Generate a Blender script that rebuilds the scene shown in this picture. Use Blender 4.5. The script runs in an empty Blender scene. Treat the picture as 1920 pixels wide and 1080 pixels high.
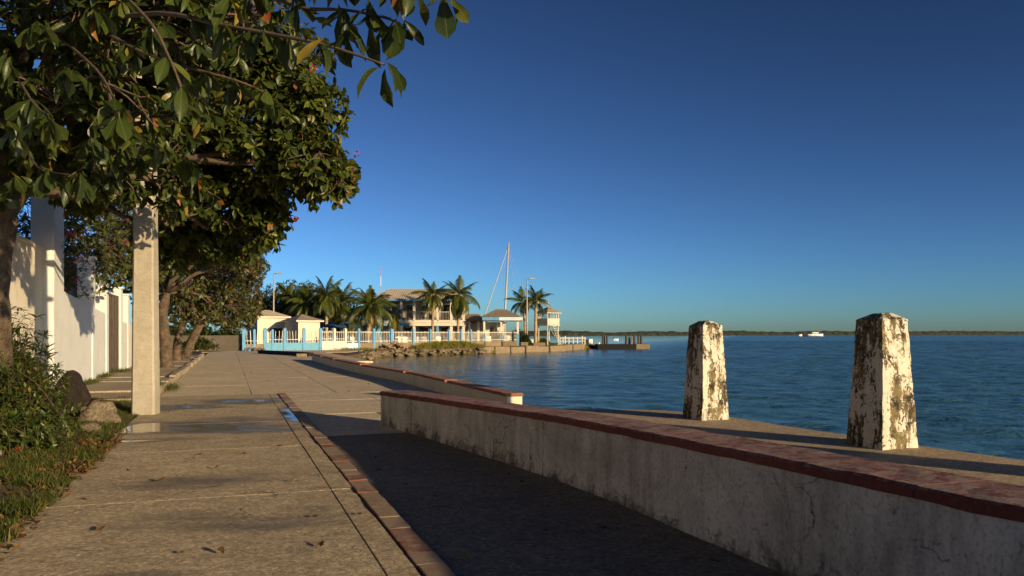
import bpy, bmesh, math, random
import numpy as np
from mathutils import Vector, Matrix, noise as mnoise

R = math.radians
rnd = random.Random(7)
nrg = np.random.default_rng(7)
scene = bpy.context.scene
COL = scene.collection

# ---------------------------------------------------------------- camera, sky, sun, exposure
F, CX, HY, CH = 1500.0, 960.0, 626.0, 1.3          # focal length in photo pixels, centre x, horizon y, eye height
cam_d = bpy.data.cameras.new('camera')
cam = bpy.data.objects.new('camera', cam_d); COL.objects.link(cam)
cam.location = (0, 0, CH); cam.rotation_euler = (R(90), 0, 0)
cam_d.sensor_width = 36.0; cam_d.lens = 36.0 * F / 1920.0
cam_d.shift_y = (HY - 540.0) / 1920.0
cam_d.clip_start = 0.05; cam_d.clip_end = 9000
scene.camera = cam

SUN_EL = R(10.4)
SUN_H = Vector((0.755, -0.655)).normalized()        # horizontal direction towards the sun
sun_vec = Vector((SUN_H.x * math.cos(SUN_EL), SUN_H.y * math.cos(SUN_EL), math.sin(SUN_EL)))
world = bpy.data.worlds.new('World'); scene.world = world; world.use_nodes = True
wn = world.node_tree.nodes; wl = world.node_tree.links; wn.clear()
wo = wn.new('ShaderNodeOutputWorld'); wb = wn.new('ShaderNodeBackground'); ws = wn.new('ShaderNodeTexSky')
ws.sky_type = 'NISHITA'; ws.sun_disc = False
ws.sun_elevation = SUN_EL; ws.sun_rotation = math.atan2(SUN_H.x, SUN_H.y)
ws.air_density = 0.66; ws.dust_density = 0.3; ws.ozone_density = 3.5; ws.altitude = 0
wb.inputs['Strength'].default_value = 0.05
wh_ = wn.new('ShaderNodeHueSaturation'); wh_.inputs['Saturation'].default_value = 0.91; wh_.inputs['Value'].default_value = 0.35; wh_.inputs['Hue'].default_value = 0.488
wg_ = wn.new('ShaderNodeGamma'); wg_.inputs[1].default_value = 1.9        # the contrast of the photograph's sky
wl.new(ws.outputs[0], wg_.inputs[0]); wl.new(wg_.outputs[0], wh_.inputs['Color']); wl.new(wh_.outputs[0], wb.inputs[0]); wl.new(wb.outputs[0], wo.inputs[0])
sun_d = bpy.data.lights.new('sun', 'SUN'); sun_d.energy = 5.0; sun_d.angle = R(0.55); sun_d.color = (1.0, 0.75, 0.43)
sun = bpy.data.objects.new('sun', sun_d); COL.objects.link(sun)
sun.rotation_euler = sun_vec.to_track_quat('Z', 'Y').to_euler(); sun.location = (20, -20, 20)
vs = scene.view_settings
vs.view_transform = 'Standard'; vs.look = 'None'; vs.exposure = 0.6; vs.gamma = 1.0; vs.use_curve_mapping = False
scene.cycles.max_bounces = 6; scene.cycles.transparent_max_bounces = 6
scene.cycles.use_denoising = True

# ---------------------------------------------------------------- coordinates
def P(px, py, Y): return Vector(((px - CX) * Y / F, Y, CH + (HY - py) * Y / F))
def G(px, py, z=0.0):
    Y = (CH - z) * F / (py - HY); return Vector(((px - CX) * Y / F, Y, z))
TH = math.atan2(0.333, 0.943)                        # the road runs this far left of the camera axis
CT, ST = math.cos(TH), math.sin(TH)
def RV(v, u, z=0.0): return Vector((CT * v - ST * u, ST * v + CT * u, z))   # road frame: v across, u along

# ---------------------------------------------------------------- materials
class Mat:
    def __init__(s, name):
        s.m = bpy.data.materials.new(name); s.m.use_nodes = True
        s.t = s.m.node_tree; s.t.nodes.clear()
        s.out = s.n('ShaderNodeOutputMaterial'); s.p = s.n('ShaderNodeBsdfPrincipled')
        s.l(s.p.outputs[0], s.out.inputs[0])
    def n(s, t, **k):
        nd = s.t.nodes.new(t)
        for a, b in k.items(): setattr(nd, a, b)
        return nd
    def l(s, a, b): s.t.links.new(a, b)
    def coords(s, kind='pos', scale=(1, 1, 1)):
        src = s.n('ShaderNodeNewGeometry').outputs['Position'] if kind == 'pos' else s.n('ShaderNodeTexCoord').outputs[kind]
        mp = s.n('ShaderNodeMapping'); mp.inputs['Scale'].default_value = scale
        s.l(src, mp.inputs[0]); return mp.outputs[0]
    def noise(s, vec, scale, detail=4, rough=0.6, dist=0.0):
        t = s.n('ShaderNodeTexNoise'); t.inputs['Scale'].default_value = scale; t.inputs['Detail'].default_value = detail
        t.inputs['Roughness'].default_value = rough; t.inputs['Distortion'].default_value = dist
        s.l(vec, t.inputs['Vector']); return t.outputs['Fac']
    def ramp(s, fac, a, b, lo=0.0, hi=1.0):
        r = s.n('ShaderNodeMapRange'); r.inputs[1].default_value = a; r.inputs[2].default_value = b
        r.inputs[3].default_value = lo; r.inputs[4].default_value = hi
        s.l(fac, r.inputs[0]); return r.outputs[0]
    def mix(s, fac, a, b, mode='MIX'):
        m = s.n('ShaderNodeMix', data_type='RGBA', blend_type=mode)
        for sock, v in ((m.inputs[0], fac), (m.inputs[6], a), (m.inputs[7], b)):
            if hasattr(v, 'is_output'): s.l(v, sock)
            elif isinstance(v, (int, float)): sock.default_value = v
            else: sock.default_value = (*v, 1)
        return m.outputs[2]
    def math(s, op, a, b=0.0):
        m = s.n('ShaderNodeMath', operation=op)
        for sock, v in ((m.inputs[0], a), (m.inputs[1], b)):
            if hasattr(v, 'is_output'): s.l(v, sock)
            else: sock.default_value = v
        return m.outputs[0]
    def bump(s, h, strength=0.4, dist=0.01, prev=None):
        b = s.n('ShaderNodeBump'); b.inputs['Strength'].default_value = strength; b.inputs['Distance'].default_value = dist
        s.l(h, b.inputs['Height'])
        if prev is not None: s.l(prev, b.inputs['Normal'])
        return b.outputs[0]
    def set(s, color=None, rough=None, normal=None, **k):
        for nm, v in (('Base Color', color), ('Roughness', rough), ('Normal', normal)):
            if v is None: continue
            if hasattr(v, 'is_output'): s.l(v, s.p.inputs[nm])
            elif nm == 'Base Color': s.p.inputs[nm].default_value = (*v, 1)
            else: s.p.inputs[nm].default_value = v
        for nm, v in k.items():
            s.p.inputs[nm.replace('_', ' ')].default_value = v
        return s.m

def simple(name, col, rough=0.6, var=0.25, scale=3.0, kind='pos', metal=0.0, bump=0.2, bscale=40.0, bdist=0.004):
    M = Mat(name); v = M.coords(kind)
    n = M.noise(v, scale, 5, 0.65)
    c = M.mix(M.ramp(n, 0.3, 0.7), tuple(x * (1 - var) for x in col), tuple(min(1, x * (1 + var)) for x in col))
    return M.set(c, rough, M.bump(M.noise(v, bscale, 4), bump, bdist), Metallic=metal)

def concrete(name, light, dark, rough=0.85, crack=0.0, spk=1.0, stain=(0.05, 0.045, 0.035), stain_amt=0.6, seed=0.0, kind='pos', bdist=0.006, tint=True, streak=False):
    M = Mat(name); v0 = M.coords(kind)
    mp = M.n('ShaderNodeMapping'); mp.inputs['Location'].default_value = (seed * 3.1, seed * 1.7, seed * 5.3); M.l(v0, mp.inputs[0]); v = mp.outputs[0]
    big = M.noise(v, 0.55, 6, 0.7, 0.6); mid = M.noise(v, 3.2, 7, 0.72, 0.4); fine = M.noise(v, 60, 3, 0.7); grit = M.noise(v, 190, 2, 0.6)
    c = M.mix(M.ramp(mid, 0.36, 0.62), dark, light)
    c = M.mix(M.ramp(big, 0.35, 0.65, 0.0, 0.55), c, tuple(0.55 * a + 0.45 * b for a, b in zip(dark, stain)))
    c = M.mix(M.ramp(M.noise(v, 34, 5, 0.8), 0.44, 0.66, 0.0, 0.72 * spk), c, tuple(x * 0.45 for x in dark))
    c = M.mix(M.ramp(grit, 0.56, 0.70, 0.0, 0.6 * spk), c, tuple(min(1, x * 1.5) for x in light))
    sp = M.noise(v, 1.7, 8, 0.75, 1.2)
    c = M.mix(M.ramp(sp, 0.60, 0.74, 0.0, stain_amt), c, stain)
    if streak:
        sv = M.coords(kind, (9, 9, 0.7)); st = M.noise(sv, 1.0, 5, 0.7)
        c = M.mix(M.ramp(st, 0.55, 0.75, 0.0, 0.5), c, stain)
    vs_ = M.n('ShaderNodeTexVoronoi'); vs_.inputs['Scale'].default_value = 42; M.l(v, vs_.inputs['Vector'])
    sv_ = M.n('ShaderNodeSeparateXYZ'); M.l(vs_.outputs['Color'], sv_.inputs[0])
    c = M.mix(M.ramp(sv_.outputs[0], 0.55, 1.0, 0.0, 0.55 * spk), c, tuple(x * 0.5 for x in dark)); c = M.mix(M.ramp(sv_.outputs[1], 0.7, 1.0, 0.0, 0.45 * spk), c, tuple(min(1, x * 1.35) for x in light))
    pt = M.noise(v, 11, 6, 0.78, 0.9)
    c = M.mix(M.ramp(pt, 0.50, 0.68, 0.0, 0.65 * spk), c, tuple(0.35 * a + 0.5 * b for a, b in zip(dark, stain)))
    if crack:
        vo = M.n('ShaderNodeTexVoronoi', feature='DISTANCE_TO_EDGE'); vo.inputs['Scale'].default_value = 0.45
        wv = M.n('ShaderNodeTexNoise'); wv.inputs['Scale'].default_value = 2.2; wv.inputs['Detail'].default_value = 6; M.l(v, wv.inputs['Vector'])
        ad = M.n('ShaderNodeVectorMath', operation='ADD'); M.l(v, ad.inputs[0]); sc = M.n('ShaderNodeVectorMath', operation='SCALE'); sc.inputs['Scale'].default_value = 0.5; M.l(wv.outputs['Color'], sc.inputs[0]); M.l(sc.outputs[0], ad.inputs[1]); M.l(ad.outputs[0], vo.inputs['Vector'])
        line = M.math('MULTIPLY', M.ramp(vo.outputs['Distance'], 0.001, 0.0045, 1, 0), M.ramp(big, 0.46, 0.56))
        c = M.mix(M.math('MULTIPLY', line, crack), c, stain)
    b = M.bump(fine, 0.5, bdist); b = M.bump(pt, 0.5, bdist * 1.5, b); b = M.bump(mid, 0.5, bdist * 3, b); b = M.bump(grit, 0.5, bdist * 0.5, b)
    return M.set(c, rough, b, Specular_IOR_Level=0.3), M, c, b, v

MATS = {}
MATS['pole'] = concrete('pole_concrete', (0.41, 0.375, 0.30), (0.31, 0.275, 0.21), stain=(0.20, 0.165, 0.11), stain_amt=0.55, bdist=0.003, seed=2, spk=0.3, streak=True)[0]
MATS['quay'] = concrete('quay_concrete', (0.56, 0.43, 0.28), (0.34, 0.265, 0.175), stain=(0.10, 0.08, 0.05), seed=4, bdist=0.012)[0]
MATS['lane'] = concrete('shade_dark_lane_concrete', (0.30, 0.245, 0.185), (0.18, 0.148, 0.112), stain=(0.03, 0.026, 0.022), seed=5, stain_amt=0.85, crack=0.9, bdist=0.02)[0]  # wall shadow deepened in this darker colour; sunlit lane slabs take road
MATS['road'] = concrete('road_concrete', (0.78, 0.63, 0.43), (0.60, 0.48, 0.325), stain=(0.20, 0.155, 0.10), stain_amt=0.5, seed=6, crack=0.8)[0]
MATS['kerb'] = concrete('kerb_concrete', (0.44, 0.36, 0.25), (0.30, 0.24, 0.165), stain=(0.10, 0.08, 0.05), seed=8)[0]
MATS['grey_wall'] = concrete('grey_wall_concrete', (0.30, 0.25, 0.18), (0.20, 0.17, 0.12), stain=(0.07, 0.06, 0.045), seed=9, streak=True)[0]
MATS['rock'] = concrete('rock', (0.27, 0.215, 0.14), (0.13, 0.10, 0.065), stain=(0.05, 0.045, 0.03), seed=11, bdist=0.03)[0]
MATS['rock_dark'] = concrete('rock_dark', (0.036, 0.023, 0.015), (0.014, 0.010, 0.008), stain=(0.01, 0.01, 0.008), seed=12, bdist=0.03)[0]
MATS['soil'] = concrete('soil', (0.16, 0.115, 0.065), (0.08, 0.06, 0.035), stain=(0.03, 0.025, 0.015), seed=13, bdist=0.03)[0]
MATS['jetty'] = concrete('jetty_concrete', (0.012, 0.011, 0.010), (0.008, 0.007, 0.006), stain=(0.015, 0.014, 0.012), seed=14)[0]
MATS['tan'] = concrete('tan_stone', (0.30, 0.235, 0.15), (0.17, 0.13, 0.08), stain=(0.12, 0.09, 0.05), seed=15)[0]
MATS['weed_rock'] = concrete('weedy_rock', (0.16, 0.12, 0.03), (0.09, 0.07, 0.02), stain=(0.03, 0.025, 0.01), seed=16, bdist=0.03)[0]

# footway slabs: the same concrete, with puddles and damp patches in low spots
def wet_concrete():
    m, M, c, b, v = concrete('footway_concrete', (0.60, 0.49, 0.34), (0.38, 0.305, 0.205), stain=(0.09, 0.072, 0.05), stain_amt=0.75, seed=1, crack=0.9, bdist=0.022)
    pos = M.coords('pos')
    warp = M.n('ShaderNodeTexNoise'); warp.inputs['Scale'].default_value = 1.1; warp.inputs['Detail'].default_value = 6; warp.inputs['Roughness'].default_value = 0.62
    wm = M.coords('pos', (0.55, 1.3, 1)); M.l(wm, warp.inputs['Vector'])
    nz = M.math('MULTIPLY', M.math('SUBTRACT', warp.outputs['Fac'], 0.5), 2.3)
    total = None
    for (px, py, rv, ru, amp) in ((268, 803, 0.8, 1.0, 1.35), (400, 800, 1.6, 1.3, 0.95), (562, 776, 0.40, 2.2, 1.25), (470, 752, 1.5, 0.9, 0.85), (345, 762, 1.0, 0.8, 0.85), (230, 1083, 0.4, 0.16, 0.8), (255, 826, 1.0, 0.35, 0.85), (500, 985, 1.2, 0.5, 0.42), (330, 900, 0.9, 0.4, 0.4)):
        g = G(px, py)
        s = M.n('ShaderNodeVectorMath', operation='SUBTRACT'); M.l(pos, s.inputs[0]); s.inputs[1].default_value = g
        rt = M.n('ShaderNodeVectorRotate', rotation_type='Z_AXIS'); M.l(s.outputs[0], rt.inputs['Vector']); rt.inputs['Angle'].default_value = -TH
        dv = M.n('ShaderNodeVectorMath', operation='MULTIPLY'); M.l(rt.outputs[0], dv.inputs[0]); dv.inputs[1].default_value = (1 / rv, 1 / ru, 0)
        ln = M.n('ShaderNodeVectorMath', operation='LENGTH'); M.l(dv.outputs[0], ln.inputs[0])
        d = M.math('MULTIPLY', M.math('SUBTRACT', 1.0, ln.outputs['Value']), amp)
        total = d if total is None else M.math('MAXIMUM', total, d)
    wet = M.math('ADD', total, nz)
    damp = M.ramp(wet, 0.0, 0.45); pool = M.ramp(wet, 0.46, 0.70)
    dark = M.mix(0.62, c, (0.035, 0.03, 0.024))
    M.set(M.mix(damp, c, dark), M.math('SUBTRACT', 0.85, M.math('ADD', M.math('MULTIPLY', damp, 0.35), M.math('MULTIPLY', pool, 0.46))))
    nm = M.n('ShaderNodeMix', data_type='VECTOR'); M.l(M.math('MULTIPLY', pool, 0.96), nm.inputs[0]); M.l(b, nm.inputs[4])
    M.l(M.n('ShaderNodeNewGeometry').outputs['Normal'], nm.inputs[5]); M.l(nm.outputs[1], M.p.inputs['Normal'])
    M.l(M.ramp(damp, 0, 1, 0.3, 0.6), M.p.inputs['Specular IOR Level'])
    return m
MATS['footway'] = wet_concrete()

def white_paint(name, base, grime, kind='pos', amt=0.5, seed=0):
    M = Mat(name); v = M.coords(kind); sv = M.coords(kind, (7, 7, 0.5))
    a = M.noise(v, 1.3 + seed * 0.1, 7, 0.7, 0.5); st = M.noise(sv, 1.0, 5, 0.7); f = M.noise(v, 35, 4, 0.7)
    c = M.mix(M.ramp(a, 0.45, 0.75, 0, amt), base, grime)
    c = M.mix(M.ramp(st, 0.55, 0.8, 0, amt * 0.8), c, grime)
    c = M.mix(M.ramp(f, 0.62, 0.75, 0, 0.25), c, tuple(x * 0.6 for x in grime))
    return M.set(c, 0.75, M.bump(f, 0.35, 0.006, M.bump(a, 0.3, 0.02)), Specular_IOR_Level=0.25)
MATS['white'] = white_paint('white_wall_paint', (0.58, 0.59, 0.575), (0.42, 0.40, 0.36), amt=0.45)
MATS['cream'] = white_paint('cream_wall_paint', (0.62, 0.55, 0.42), (0.38, 0.31, 0.225), amt=0.5)
MATS['far_white'] = white_paint('far_white_paint', (0.62, 0.575, 0.48), (0.40, 0.34, 0.25), amt=0.5)
MATS['tower_paint'] = white_paint('tower_paint', (0.46, 0.45, 0.36), (0.30, 0.27, 0.20), amt=0.5)
MATS['blue'] = white_paint('blue_paint', (0.12, 0.30, 0.50), (0.08, 0.19, 0.30), amt=0.6)
MATS['teal'] = white_paint('teal_paint', (0.12, 0.33, 0.47), (0.08, 0.20, 0.27), amt=0.6)
MATS['pale_blue'] = white_paint('pale_blue_paint', (0.50, 0.62, 0.66), (0.36, 0.40, 0.38), amt=0.5)

def wall_base():      # bench-wall render: dirty white with mould that climbs from the ground in patches
    M = Mat('low_wall_render'); v = M.coords('pos'); sv = M.coords('pos', (5, 5, 0.8))
    a = M.noise(v, 1.5, 8, 0.72, 0.8); st = M.noise(sv, 1.0, 6, 0.72, 0.3); f = M.noise(v, 42, 5, 0.72); sp = M.noise(v, 7.0, 6, 0.75, 0.7)
    c = M.mix(M.ramp(a, 0.35, 0.7), (0.62, 0.595, 0.55), (0.42, 0.395, 0.36))
    c = M.mix(M.ramp(st, 0.48, 0.70, 0, 0.65), c, (0.17, 0.15, 0.125))
    c = M.mix(M.ramp(f, 0.5, 0.68, 0, 0.6), c, (0.14, 0.125, 0.105))
    vo = M.n('ShaderNodeTexVoronoi', feature='DISTANCE_TO_EDGE'); vo.inputs['Scale'].default_value = 1.1
    wv = M.n('ShaderNodeTexNoise'); wv.inputs['Scale'].default_value = 3.0; wv.inputs['Detail'].default_value = 7; M.l(v, wv.inputs['Vector'])
    sc = M.n('ShaderNodeVectorMath', operation='SCALE'); sc.inputs['Scale'].default_value = 0.45; M.l(wv.outputs['Color'], sc.inputs[0])
    ad = M.n('ShaderNodeVectorMath', operation='ADD'); M.l(v, ad.inputs[0]); M.l(sc.outputs[0], ad.inputs[1]); M.l(ad.outputs[0], vo.inputs['Vector'])
    c = M.mix(M.math('MULTIPLY', M.ramp(vo.outputs['Distance'], 0.001, 0.008, 1, 0), M.ramp(a, 0.48, 0.56, 0, 0.8)), c, (0.06, 0.052, 0.042))
    blot = M.noise(v, 0.8, 7, 0.7, 1.2); c = M.mix(M.ramp(blot, 0.50, 0.66, 0, 0.55), c, (0.17, 0.155, 0.13))
    z = M.n('ShaderNodeSeparateXYZ'); M.l(v, z.inputs[0])
    mould = M.math('ADD', M.math('MULTIPLY', M.math('SUBTRACT', sp, 0.5), 1.5), M.math('MULTIPLY', z.outputs[2], -1.9))
    mould = M.math('ADD', mould, M.math('MULTIPLY', M.math('SUBTRACT', a, 0.5), 1.3))
    c = M.mix(M.ramp(mould, -0.18, 0.12, 0, 0.85), c, (0.05, 0.045, 0.035))
    c = M.mix(M.ramp(sp, 0.60, 0.72, 0, 0.75), c, (0.075, 0.066, 0.052))
    return M.set(c, 0.85, M.bump(f, 0.5, 0.006, M.bump(sp, 0.4, 0.015)), Specular_IOR_Level=0.25)
MATS['low_wall'] = wall_base()
def worn_red(name, red, under, lo=0.5, hi=0.66, amt=0.8, tv=0.0):
    M = Mat(name); v = M.coords('pos')
    a = M.noise(v, 4.0, 9, 0.78, 0.8); f = M.noise(v, 30, 5, 0.75); b2 = M.noise(v, 0.9, 4, 0.6); g = M.noise(v, 120, 2)
    c = M.mix(M.ramp(b2, 0.35, 0.65), red, tuple(x * 0.62 for x in red))
    nz = M.n('ShaderNodeSeparateXYZ'); M.l(M.n('ShaderNodeNewGeometry').outputs['True Normal'], nz.inputs[0])
    sc = M.noise(M.coords('pos', (1, 1, 1)), 16, 7, 0.8, 0.5)
    oi = M.n('ShaderNodeObjectInfo')
    wear = M.math('ADD', M.math('ADD', M.math('MULTIPLY', M.math('ADD', a, sc), 0.5), M.ramp(oi.outputs['Random'], 0, 1, -tv, tv)), M.ramp(nz.outputs[2], 0.4, 0.9, -0.09, 0.03))
    c = M.mix(M.ramp(wear, lo, hi, 0, amt), c, under)
    c = M.mix(M.ramp(f, 0.52, 0.7, 0, 0.5), c, tuple(x * 0.6 for x in under))
    c = M.mix(M.ramp(g, 0.55, 0.75, 0, 0.4), c, tuple(x * 0.4 for x in red))
    return M.set(c, 0.8, M.bump(f, 0.6, 0.006, M.bump(a, 0.5, 0.012)), Specular_IOR_Level=0.25)
MATS['coping'] = worn_red('worn_red_coping', (0.20, 0.055, 0.045), (0.31, 0.24, 0.20), 0.475, 0.58, 0.9)
MATS['coping2'] = worn_red('faded_red_coping', (0.30, 0.12, 0.075), (0.42, 0.26, 0.165), 0.42, 0.6, 0.85)
MATS['tile'] = worn_red('worn_red_tile', (0.22, 0.07, 0.05), (0.30, 0.235, 0.165), 0.40, 0.54, 0.97, 0.09)
def peel():
    M = Mat('peeling_pillar_paint'); v = M.coords('Object'); sv = M.coords('Object', (1.5, 1.5, 0.55))
    a = M.noise(sv, 2.6, 6, 0.62, 0.8); m = M.noise(M.coords('Object', (1, 1, 0.62)), 21, 7, 0.74, 1.4); f = M.noise(v, 60, 5, 0.7)
    run = M.noise(M.coords('Object', (9, 9, 0.8)), 1.0, 5, 0.7, 0.5)
    paint = M.mix(M.ramp(f, 0.4, 0.7, 0, 0.5), (0.58, 0.535, 0.44), (0.40, 0.345, 0.255))
    mask = M.math('ADD', M.math('MULTIPLY', M.math('SUBTRACT', a, 0.535), 4.4), M.math('MULTIPLY', M.math('SUBTRACT', m, 0.5), 3.8))
    mask = M.math('ADD', mask, M.math('MULTIPLY', M.math('SUBTRACT', run, 0.5), 2.6))
    fac = M.ramp(mask, -0.24, 0.02)
    under = M.mix(M.ramp(M.noise(v, 5, 5, 0.7), 0.42, 0.58), (0.028, 0.022, 0.014), (0.15, 0.118, 0.055))
    spk = M.ramp(M.noise(M.coords('Object', (1, 1, .7)), 38, 4, 0.75, 1.0), 0.58, 0.66, 0, 0.85)
    paint = M.mix(spk, paint, (0.13, 0.10, 0.055))
    c = M.mix(fac, paint, under)
    return M.set(c, 0.85, M.bump(fac, -0.9, 0.012, M.bump(f, 0.5, 0.008)), Specular_IOR_Level=0.2)
MATS['peel'] = peel()
MATS['bark'] = simple('bark', (0.085, 0.058, 0.034), 0.92, 0.7, 5, bump=1.0, bscale=14, bdist=0.06)
MATS['twig'] = simple('twig_bark', (0.075, 0.05, 0.032), 0.85, 0.4, 10, bump=0.5, bscale=60, bdist=0.004)
MATS['palm_bark'] = simple('palm_bark', (0.30, 0.21, 0.12), 0.9, 0.4, 4, bump=0.6, bscale=12, bdist=0.03)
MATS['iron'] = simple('rusty_iron', (0.06, 0.035, 0.02), 0.7, 0.4, 8)
MATS['gate'] = simple('dark_brown_gate', (0.055, 0.04, 0.028), 0.65, 0.4, 5)
MATS['grey_roof'] = simple('grey_metal_roof', (0.56, 0.49, 0.39), 0.6, 0.2, 1.2)
MATS['shingle'] = simple('weathered_shingle', (0.26, 0.20, 0.14), 0.9, 0.4, 3, bump=0.8, bscale=6, bdist=0.06)
MATS['tile_roof'] = simple('pale_tile_roof', (0.44, 0.36, 0.26), 0.8, 0.25, 2, bump=0.6, bscale=8, bdist=0.05)
MATS['grey_shingle'] = simple('grey_tile_roof', (0.27, 0.22, 0.17), 0.8, 0.3, 3, bump=0.6, bscale=8, bdist=0.05)
MATS['wood'] = simple('weathered_wood', (0.22, 0.15, 0.09), 0.85, 0.5, 5)
MATS['pile'] = simple('dark_pile_timber', (0.045, 0.035, 0.028), 0.8, 0.5, 5)
MATS['glass'] = simple('dark_window_glass', (0.012, 0.014, 0.016), 0.08, 0.2, 2, bump=0.02)
MATS['steel'] = simple('painted_steel', (0.36, 0.33, 0.29), 0.4, 0.15, 3)
MATS['lamp_steel'] = simple('lamp_post_steel', (0.33, 0.28, 0.20), 0.5, 0.2, 3)
MATS['plastic'] = simple('white_plastic', (0.75, 0.72, 0.66), 0.4, 0.08, 3)
MATS['hull'] = simple('white_hull', (0.80, 0.78, 0.74), 0.25, 0.05, 1)
MATS['hull_dark'] = simple('navy_hull', (0.02, 0.03, 0.06), 0.3, 0.1, 1)
MATS['canvas'] = simple('blue_canvas', (0.03, 0.10, 0.24), 0.8, 0.2, 2)
MATS['coconut'] = simple('coconut_husk', (0.42, 0.30, 0.09), 0.6, 0.3, 6)
MATS['antenna'] = simple('antenna_red', (0.42, 0.16, 0.12), 0.6, 0.3, 0.5)
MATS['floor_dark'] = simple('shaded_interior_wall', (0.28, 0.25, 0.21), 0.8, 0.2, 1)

def leaf_mat(name, cols, rough=0.38, trans=0.35, veins=True, spec=0.5):
    M = Mat(name); geo = M.n('ShaderNodeNewGeometry'); oi = M.n('ShaderNodeObjectInfo')
    r = M.math('FRACT', M.math('ADD', geo.outputs['Random Per Island'], oi.outputs['Random']))
    cr = M.n('ShaderNodeValToRGB'); cr.color_ramp.interpolation = 'LINEAR'
    el = cr.color_ramp.elements
    while len(el) > 1: el.remove(el[-1])
    for i, (p, c) in enumerate(cols):
        e = el[0] if i == 0 else el.new(p)
        e.position = p; e.color = (*c, 1)
    M.l(r, cr.inputs[0]); c = cr.outputs[0]
    v = M.coords('pos'); n = M.noise(v, 9, 4)
    c = M.mix(M.ramp(n, 0.3, 0.7, 0, 0.35), c, (0.018, 0.022, 0.006))
    if veins:
        uv = M.n('ShaderNodeUVMap'); sx = M.n('ShaderNodeSeparateXYZ'); M.l(uv.outputs[0], sx.inputs[0])
        au = M.math('ABSOLUTE', M.math('SUBTRACT', sx.outputs[0], 0.5))
        rib = M.ramp(au, 0.012, 0.035, 1, 0)
        w = M.math('SINE', M.math('MULTIPLY', M.math('SUBTRACT', sx.outputs[1], M.math('MULTIPLY', au, 0.55)), 52))
        lat = M.ramp(w, 0.86, 0.99, 0, 0.35)
        vv = M.math('MAXIMUM', rib, lat)
        c = M.mix(M.math('MULTIPLY', vv, 0.40), c, (0.16, 0.18, 0.05))
        M.l(M.bump(M.math('ADD', vv, M.math('MULTIPLY', w, 0.10)), 0.22, 0.003), M.p.inputs['Normal'])
    M.set(c, rough, Specular_IOR_Level=spec)
    if trans > 0:
        tr = M.n('ShaderNodeBsdfTranslucent'); M.l(M.mix(0.5, c, (0.16, 0.17, 0.02)), tr.inputs[0])
        mx = M.n('ShaderNodeMixShader'); mx.inputs[0].default_value = trans
        M.l(M.p.outputs[0], mx.inputs[1]); M.l(tr.outputs[0], mx.inputs[2]); M.l(mx.outputs[0], M.out.inputs[0])
    return M.m
MATS['leaf'] = leaf_mat('almond_leaf', [(0.0, (0.016, 0.032, 0.008)), (0.5, (0.032, 0.054, 0.011)), (0.82, (0.062, 0.088, 0.017)), (0.95, (0.12, 0.14, 0.028)), (0.985, (0.30, 0.20, 0.03)), (1.0, (0.25, 0.07, 0.03))], 0.36, spec=0.35)
MATS['leaf_far'] = leaf_mat('almond_leaf_far', [(0.0, (0.030, 0.050, 0.010)), (0.5, (0.062, 0.086, 0.016)), (0.85, (0.115, 0.14, 0.024)), (0.96, (0.18, 0.18, 0.032)), (0.99, (0.30, 0.18, 0.03)), (1.0, (0.26, 0.07, 0.03))], 0.38, veins=False, spec=0.35)
MATS['leaf_brown'] = leaf_mat('browning_leaf', [(0.0, (0.03, 0.045, 0.011)), (0.5, (0.075, 0.088, 0.019)), (0.80, (0.105, 0.11, 0.022)), (0.93, (0.15, 0.095, 0.028)), (1.0, (0.20, 0.06, 0.025))], 0.5, veins=False)
MATS['leaf_shrub'] = leaf_mat('shrub_leaf', [(0.0, (0.025, 0.045, 0.010)), (0.5, (0.05, 0.08, 0.015)), (0.9, (0.10, 0.13, 0.02)), (1.0, (0.22, 0.16, 0.03))], 0.4, veins=False)
MATS['leaf_bush'] = leaf_mat('bush_leaf', [(0.0, (0.03, 0.05, 0.011)), (0.6, (0.07, 0.095, 0.018)), (1.0, (0.13, 0.14, 0.025))], 0.5, veins=False)
MATS['frond'] = leaf_mat('palm_frond', [(0.0, (0.05, 0.078, 0.015)), (0.6, (0.09, 0.115, 0.02)), (1.0, (0.18, 0.175, 0.03))], 0.38, 0.3, veins=False)
MATS['frond_yellow'] = leaf_mat('yellow_palm_frond', [(0.0, (0.22, 0.18, 0.03)), (1.0, (0.36, 0.27, 0.04))], 0.45, 0.3, veins=False)
MATS['grass'] = leaf_mat('grass_blade', [(0.0, (0.03, 0.055, 0.010)), (0.6, (0.065, 0.09, 0.016)), (0.85, (0.12, 0.11, 0.025)), (1.0, (0.22, 0.15, 0.055))], 0.55, 0.3, veins=False, spec=0.2)
MATS['bank_grass'] = leaf_mat('bank_grass_blade', [(0.0, (0.16, 0.18, 0.022)), (1.0, (0.30, 0.26, 0.035))], 0.6, 0.3, veins=False, spec=0.2)
MATS['dry_leaf'] = leaf_mat('dry_leaf', [(0.0, (0.06, 0.032, 0.016)), (0.6, (0.13, 0.065, 0.025)), (1.0, (0.24, 0.15, 0.05))], 0.65, 0.1, veins=False, spec=0.2)
MATS['yellow_leaf'] = leaf_mat('yellow_leaf', [(0.0, (0.42, 0.29, 0.02)), (1.0, (0.48, 0.33, 0.03))], 0.5, 0.2, veins=False)
MATS['petal'] = leaf_mat('pink_petal', [(0.0, (0.42, 0.03, 0.08)), (1.0, (0.55, 0.06, 0.14))], 0.6, 0.35, veins=False)
MATS['petal_red'] = leaf_mat('red_petal', [(0.0, (0.45, 0.02, 0.025)), (1.0, (0.55, 0.05, 0.04))], 0.6, 0.3, veins=False)

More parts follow.
